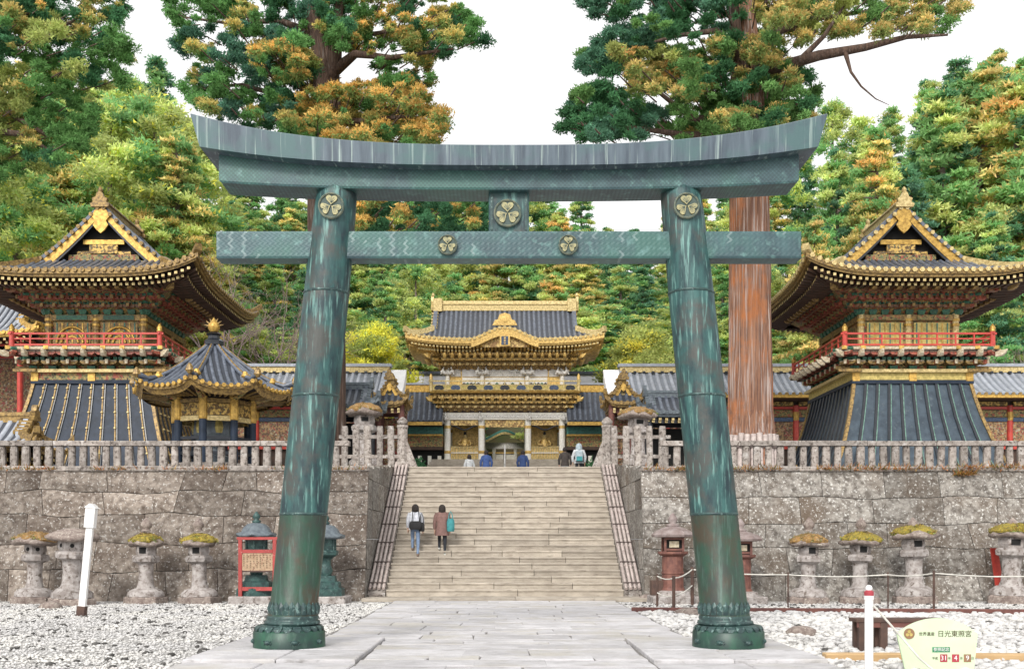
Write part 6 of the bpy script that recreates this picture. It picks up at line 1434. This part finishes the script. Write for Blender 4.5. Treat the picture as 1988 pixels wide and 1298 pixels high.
rt = thing('trunk_wrap', 'pale bamboo mat wrapped round the foot of the great red cedar', 'tree wrap', (9.39, 40, 4.3))
for k in range(26):
    a = 2*math.pi*k/26; MB().tube([(1.08*math.cos(a), 1.08*math.sin(a), 0), (.92*math.cos(a), .92*math.sin(a), 1.42+.04*math.sin(k*2.3))], .12, 6).build('bamboo_slat', 'bamboo', rt)
MB().lathe([(1.13, .9), (1.13, .95)], 30).build('cord', 'cord_black', rt)
# far left tree hanging into the frame
S1 = [(-80, -60), (250, -60), (235, 60), (250, 110), (240, 160), (180, 175), (190, 260), (150, 330), (-80, 350)]
S2 = [(-60, -40), (60, -20), (130, 60), (135, 90), (60, 85), (-60, 95)]
big_tree('cedar_tree', 'leafy conifer filling the upper left corner behind the left tower', (-30.0, 52, 4.4),
    [(-190, 930, 0, .8), (-190, 700, 0, .7), (-185, 400, 0, .6), (-180, 150, 0, .45), (-180, -100, 0, .25), (-180, -300, 0, .1)], 'bark',
    [[(-185, 300, 0, .3), (-60, 250, -1, .2), (40, 260, -1.5, .14), (110, 300, -2, .05)], [(-180, 120, 0, .28), (-40, 90, -1, .18), (80, 80, -2, .12), (150, 35, -2, .05)], [(-183, 200, 0, .25), (0, 210, -1, .15), (90, 262, -1.5, .1), (160, 255, -1.5, .04)], [(-180, 20, 0, .2), (60, 30, -1, .1), (200, 60, -1.5, .04)]],
    [(S1, [GREEN, LIME, OCHRE, GREEN, DEEP], 620, 16), (S2, [OCHRE, LIME, ORANGE], 116, 15)], 52, 103, 300, .15)

# forest on the hillside
def variant(seed, cols, tip, hgt=20, crown0=.22, wid=3.7, nl=300, ncl=150, Ls=.24, shape='cone'):
    """a conifer of drooping, layered boughs (cone) or a rounder broadleaf tree"""
    rg = random.Random(seed); C, Rd, K, NP = [], [], [], []; m = MB(); n = 8
    m.tube([(rg.uniform(-.1, .1), rg.uniform(-.1, .1), hgt*.97*i/n) for i in range(n+1)], [.40*(1-.92*i/n)+.03 for i in range(n+1)], 9)
    if shape == 'cone':
        z = hgt*crown0; ti = 0
        while z < hgt*.985:
            g = (z/hgt-crown0)/(1-crown0); prof = wid*((1-g)**.8)*(.6+.4*min(1, g*5))+.25; nb = max(3, int(2.2+prof*1.7)); a0 = rg.uniform(0, 6.28)
            for k in range(nb):
                an = a0+6.283*k/nb+rg.uniform(-.3, .3); L_ = prof*rg.uniform(.65, 1.15); c = cols[(ti//3+k) % len(cols)] if rg.random() < .7 else rg.choice(cols); dz = rg.uniform(-.3, .3)
                m.tube([(0, 0, z+dz), (L_*.5*math.cos(an), L_*.5*math.sin(an), z+dz+.1), (L_*math.cos(an), L_*math.sin(an), z+dz-.25*L_*.4)], [.07, .05, .015], 4)
                for q in range(max(1, int(L_/1.0))):
                    f = (q+.75)/max(1, int(L_/1.0)+.1); f = min(f, 1.0); s = rg.uniform(.5, .85)*(.75+.35*(1-g))
                    C.append((L_*f*math.cos(an), L_*f*math.sin(an), z+dz+.15-.22*L_*f**2*.5)); Rd.append((s*1.15, s*1.15, s*.5)); v = rg.uniform(.7, 1.25); K.append(tuple(min(.9, x*v*1.38+.04) for x in c)); NP.append(nl)  # leaf colour lifted and paled to imitate haze over the hillside
            z += rg.uniform(.55, .95)*(1.15-.5*g); ti += 1
    else:
        for i in range(ncl):
            f = crown0 + (1-crown0)*rg.random()**.85; z = hgt*f; g = (f-crown0)/(1-crown0); prof = wid*math.sqrt(max(0, 1-(2*g-.9)**2*.9))
            a = rg.uniform(0, 6.283); r = prof*rg.random()**.45; C.append((r*math.cos(a), r*math.sin(a), z)); s = rg.uniform(.55, 1.0); Rd.append((s, s, s*.62))
            v = rg.uniform(.65, 1.3); c = cols[int((a/1.26+z*.28)) % len(cols)] if rg.random() < .8 else rg.choice(cols); K.append(tuple(min(.9, q*v*1.38+.04) for q in c)); NP.append(nl)  # crown colour carries the same painted haze
    return leafmesh('crown', C, Rd, K, NP, Ls, Ls*.4, seed, tip), m.mesh('trunk', 'bark_far')
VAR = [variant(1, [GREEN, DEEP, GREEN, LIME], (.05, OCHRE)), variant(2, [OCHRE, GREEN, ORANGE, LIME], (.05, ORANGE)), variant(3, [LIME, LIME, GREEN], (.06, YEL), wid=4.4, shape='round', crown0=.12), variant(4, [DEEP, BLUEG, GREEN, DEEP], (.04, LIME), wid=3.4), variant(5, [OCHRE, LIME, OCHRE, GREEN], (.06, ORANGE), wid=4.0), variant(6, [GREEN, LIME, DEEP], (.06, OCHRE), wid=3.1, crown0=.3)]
KIND = ['green cedar', 'orange tipped cedar', 'yellow green broadleaf tree', 'dark blue green cedar', 'rusty ochre tree', 'slender green cedar']
def hill_z(x, y): 
    t = max(0, y-72)
    if abs(x) < 5.5 and y < 84: return 6.4
    return 6.4 + t*.34 + max(0, abs(x)-22)*.10*min(1, t/20)
rf_ = random.Random(77); used = {}
def fir(px, ytop, Y, kind, wid=1.0, hmin=12, where=None):
    X = (px-CX)*Y/F; zt = EYE+(H0-ytop)*Y/F; zb = hill_z(X, Y)-.3 if Y > 72 else 4.3 + max(0, Y-54)*.1
    h = max(zt-zb, 4)
    lm, tm = VAR[kind]
    if where is None:
        for lim, where in ((60, 'at the left edge'), (150, 'above the left tower roof'), (250, 'above the left tower ridge'), (350, 'right of the left tower ridge'), (470, 'beyond the left tower eave'), (580, 'above the octagonal pavilion'), (690, 'behind the left torii pillar'), (780, 'above the yellow bush'), (870, 'left of the gate ridge'), (970, 'behind the left half of the gate'), (1060, 'behind the right half of the gate'), (1140, 'right of the gate ridge'), (1240, 'above the dull green bush'), (1330, 'left of the right torii pillar'), (1420, 'behind the right torii pillar'), (1510, 'behind the red cedar trunk'), (1600, 'left of the right tower eave'), (1700, 'left of the right tower ridge'), (1800, 'above the right tower ridge'), (1900, 'right of the right tower ridge'), (9999, 'at the right edge')):
            if px < lim: break
    dist = 'lowest' if Y < 73.9 else 'near' if Y < 80 else 'middle' if Y < 90 else 'upper' if Y < 100 else 'high' if Y < 108 else 'topmost' if Y > 122 else 'far'
    lab = f'{KIND[kind]} on the {dist} hillside {where}'
    if lab in used: lab = lab.replace(' on the ', ' further right on the ' if px > used[lab] else ' further left on the ', 1)
    used[lab] = px
    t = thing('hillside_tree', lab, 'tree', (X, Y, zb), rf_.uniform(0, 6.28), f'{dist} {KIND[kind]}s {where}')
    s = h/20; w2 = max(s*.8, min(s*1.25, (s+.25)*.9))*wid
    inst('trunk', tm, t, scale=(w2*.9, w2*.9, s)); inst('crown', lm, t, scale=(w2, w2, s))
    return t
def topline(px):
    pts = [(-100, 60), (120, 110), (200, 150), (250, 120), (300, 115), (345, 135), (372, 215), (400, 330), (470, 300), (640, 290), (900, 292), (960, 284), (1010, 300), (1100, 310), (1160, 380), (1190, 445), (1270, 442), (1300, 400), (1420, 300), (1560, 230), (1620, 195), (1655, 235), (1690, 300), (1720, 225), (1790, 150), (1850, 110), (1920, 95), (2100, 90)]
    for (a, b), (c, d) in zip(pts, pts[1:]):
        if a <= px <= c: return b+(d-b)*(px-a)/(c-a)
    return 100
kinds_c = [0, 1, 3, 0, 4, 1, 5, 3, 0, 2]
# far row
for i, px in enumerate(range(-60, 2080, 62)):
    p = px+rf_.uniform(-12, 12); fir(p, topline(p)+rf_.uniform(0, 30), rf_.uniform(112, 135), kinds_c[(i*7) % 10], 1.0)
# middle row
for i, px in enumerate(range(-80, 2100, 58)):
    p = px+rf_.uniform(-16, 16); side = px < 330 or px > 1620
    yt = max(topline(p)+25, rf_.uniform(390, 470) if not side else topline(p)+rf_.uniform(40, 140)); fir(p, yt, rf_.uniform(92, 108), kinds_c[(i*3+1) % 10], .95)
# near row
for i, px in enumerate(range(-60, 2080, 66)):
    if 905 < px < 1050: continue
    p = px+rf_.uniform(-18, 18); side = px < 330 or px > 1620
    yt = max(topline(p)+60, rf_.uniform(500, 570) if not side else topline(p)+rf_.uniform(130, 300)); fir(p, yt, rf_.uniform(74, 86), kinds_c[(i*9+2) % 10], 1.0)
# lower fringe behind the corridor roofs
for i, px in enumerate(list(range(500, 840, 48))+list(range(1130, 1560, 52))):
    p = px+rf_.uniform(-14, 14); fir(p, rf_.uniform(590, 650), rf_.uniform(72.5, 75), (2, 0, 4, 5)[i % 4], 1.5)
# nearer side trees
for px, yt, Y, kd, wd in ((30, 340, 66, 2, 1.1), (120, 250, 70, 4, 1.0), (215, 215, 72, 2, 1.0), (300, 200, 74, 2, 1.1), (345, 260, 71, 4, 1.0), (-40, 300, 62, 2, 1.1), (1700, 250, 68, 1, .9), (1830, 190, 72, 0, 1.1), (1900, 130, 75, 4, 1.2), (1975, 150, 70, 1, 1.1), (1625, 300, 70, 0, .8), (1580, 420, 66, 4, .8), (2050, 100, 68, 0, 1.1), (1760, 330, 70, 3, 1), (1930, 420, 64, 0, .9)):
    fir(px, yt, Y, kd, wd)
# clipped bushes behind the corridors
def bush(label, px, py, Y, r, col, seed, zb):
    p = at(px, py, Y); t = thing('round_bush', label, 'bush', (p.x, Y, zb)); rg = random.Random(seed); C, Rd, K = [], [], []; h = p.z-zb
    for i in range(110):
        a = rg.uniform(0, 6.283); g = rg.random()**.7; rr = r*math.sqrt(1-g**1.6)*rg.random()**.4
        C.append((rr*math.cos(a), rr*math.sin(a), h*(.4+.56*g))); s = r*.24*rg.uniform(.7, 1.3); Rd.append((s, s, s*.8)); c = rg.choice(col); v = rg.uniform(.8, 1.2); K.append(tuple(q*v for q in c))
    inst('crown', leafmesh('crown', C, Rd, K, [330]*110, .17, .08, seed), t); MB().tube([(0, 0, 0), (0, 0, h*.6)], [.25, .1], 8).build('trunk', 'bark', t)
bush('bright yellow green conical bush left of the golden gate roof', 728, 626, 66, 2.9, [YEL, YEL, LIME], 41, 5.5)
bush('dull yellow green bush right of the golden gate roof', 1246, 634, 66, 2.9, [LIME, YEL, LIME], 42, 5.5)
# leafless trees
def bare_tree(label, px, py, Y, zb, hgt, seed, spread=.5):
    p = at(px, py, Y); t = thing('bare_tree', label, 'tree', (p.x, Y, zb)); rg = random.Random(seed); tk, tw = MB(), MB()
    def grow(b, d, ln, r, lv):
        q = b + d*ln*.5 + Vector((rg.uniform(-.1, .1), rg.uniform(-.1, .1), 0))*ln; e = b + d*ln
        (tk if lv < 2 else tw).tube([b, q, e], [r, r*.8, r*.6], 6 if lv < 2 else 4, 0, True, False)
        if lv >= 6: return
        for _ in range(3 if lv < 5 else 2):
            nd = (d + Vector((rg.gauss(0, spread), rg.gauss(0, spread), rg.gauss(.12, .25)))).normalized(); grow(e, nd, ln*rg.uniform(.62, .85), r*.58, lv+1)
    grow(Vector((0, 0, 0)), Vector((.05, 0, 1)), hgt*.3, hgt*.016, 0)
    tk.build('trunk', 'twig', t); x = tw.build('twigs', 'twig', t); x['kind'] = 'stuff'
bare_tree('leafless pinkish tree between the left tower roof and the torii', 440, 480, 60, 4.5, 13.5, 51, .55)
bare_tree('leafless grey tree above the octagonal pavilion', 545, 560, 62, 4.5, 10.5, 52, .6)
bare_tree('leafless pinkish tree left of the golden gate above the yellow bush', 690, 590, 73, 6.5, 10, 53, .6)
bare_tree('leafless grey tree at the right edge beside the right tower', 1950, 640, 60, 4.5, 9, 54, .6)
# hill
m = MB(); xs = [-260, -120, -60, -22, -6, -5, 0, 5, 6, 22, 60, 120, 260]; ys = [73.5, 80, 83.5, 84.5, 90, 105, 120, 140, 170]
m.loft([[(x, y, hill_z(x, y)-.2) for x in xs] for y in ys], False); struct(m.build('hillside', 'hill_soil'))
# hedge at the gate foot
for s, side in ((-1, 'left'), (1, 'right')):
    C = [(s*(4.6+rf_.uniform(0, 1.6)), 58+rf_.uniform(-.3, .3), 4.4+rf_.uniform(.2, 1.7)) for _ in range(26)]
    o = inst('hedge', leafmesh('hedge', C, [(.4, .4, .35)]*26, [DEEP]*26, [50]*26, .2, .1, 61)); tag(o, f'dark clipped hedge at the {side} foot of the golden gate steps', 'hedge')
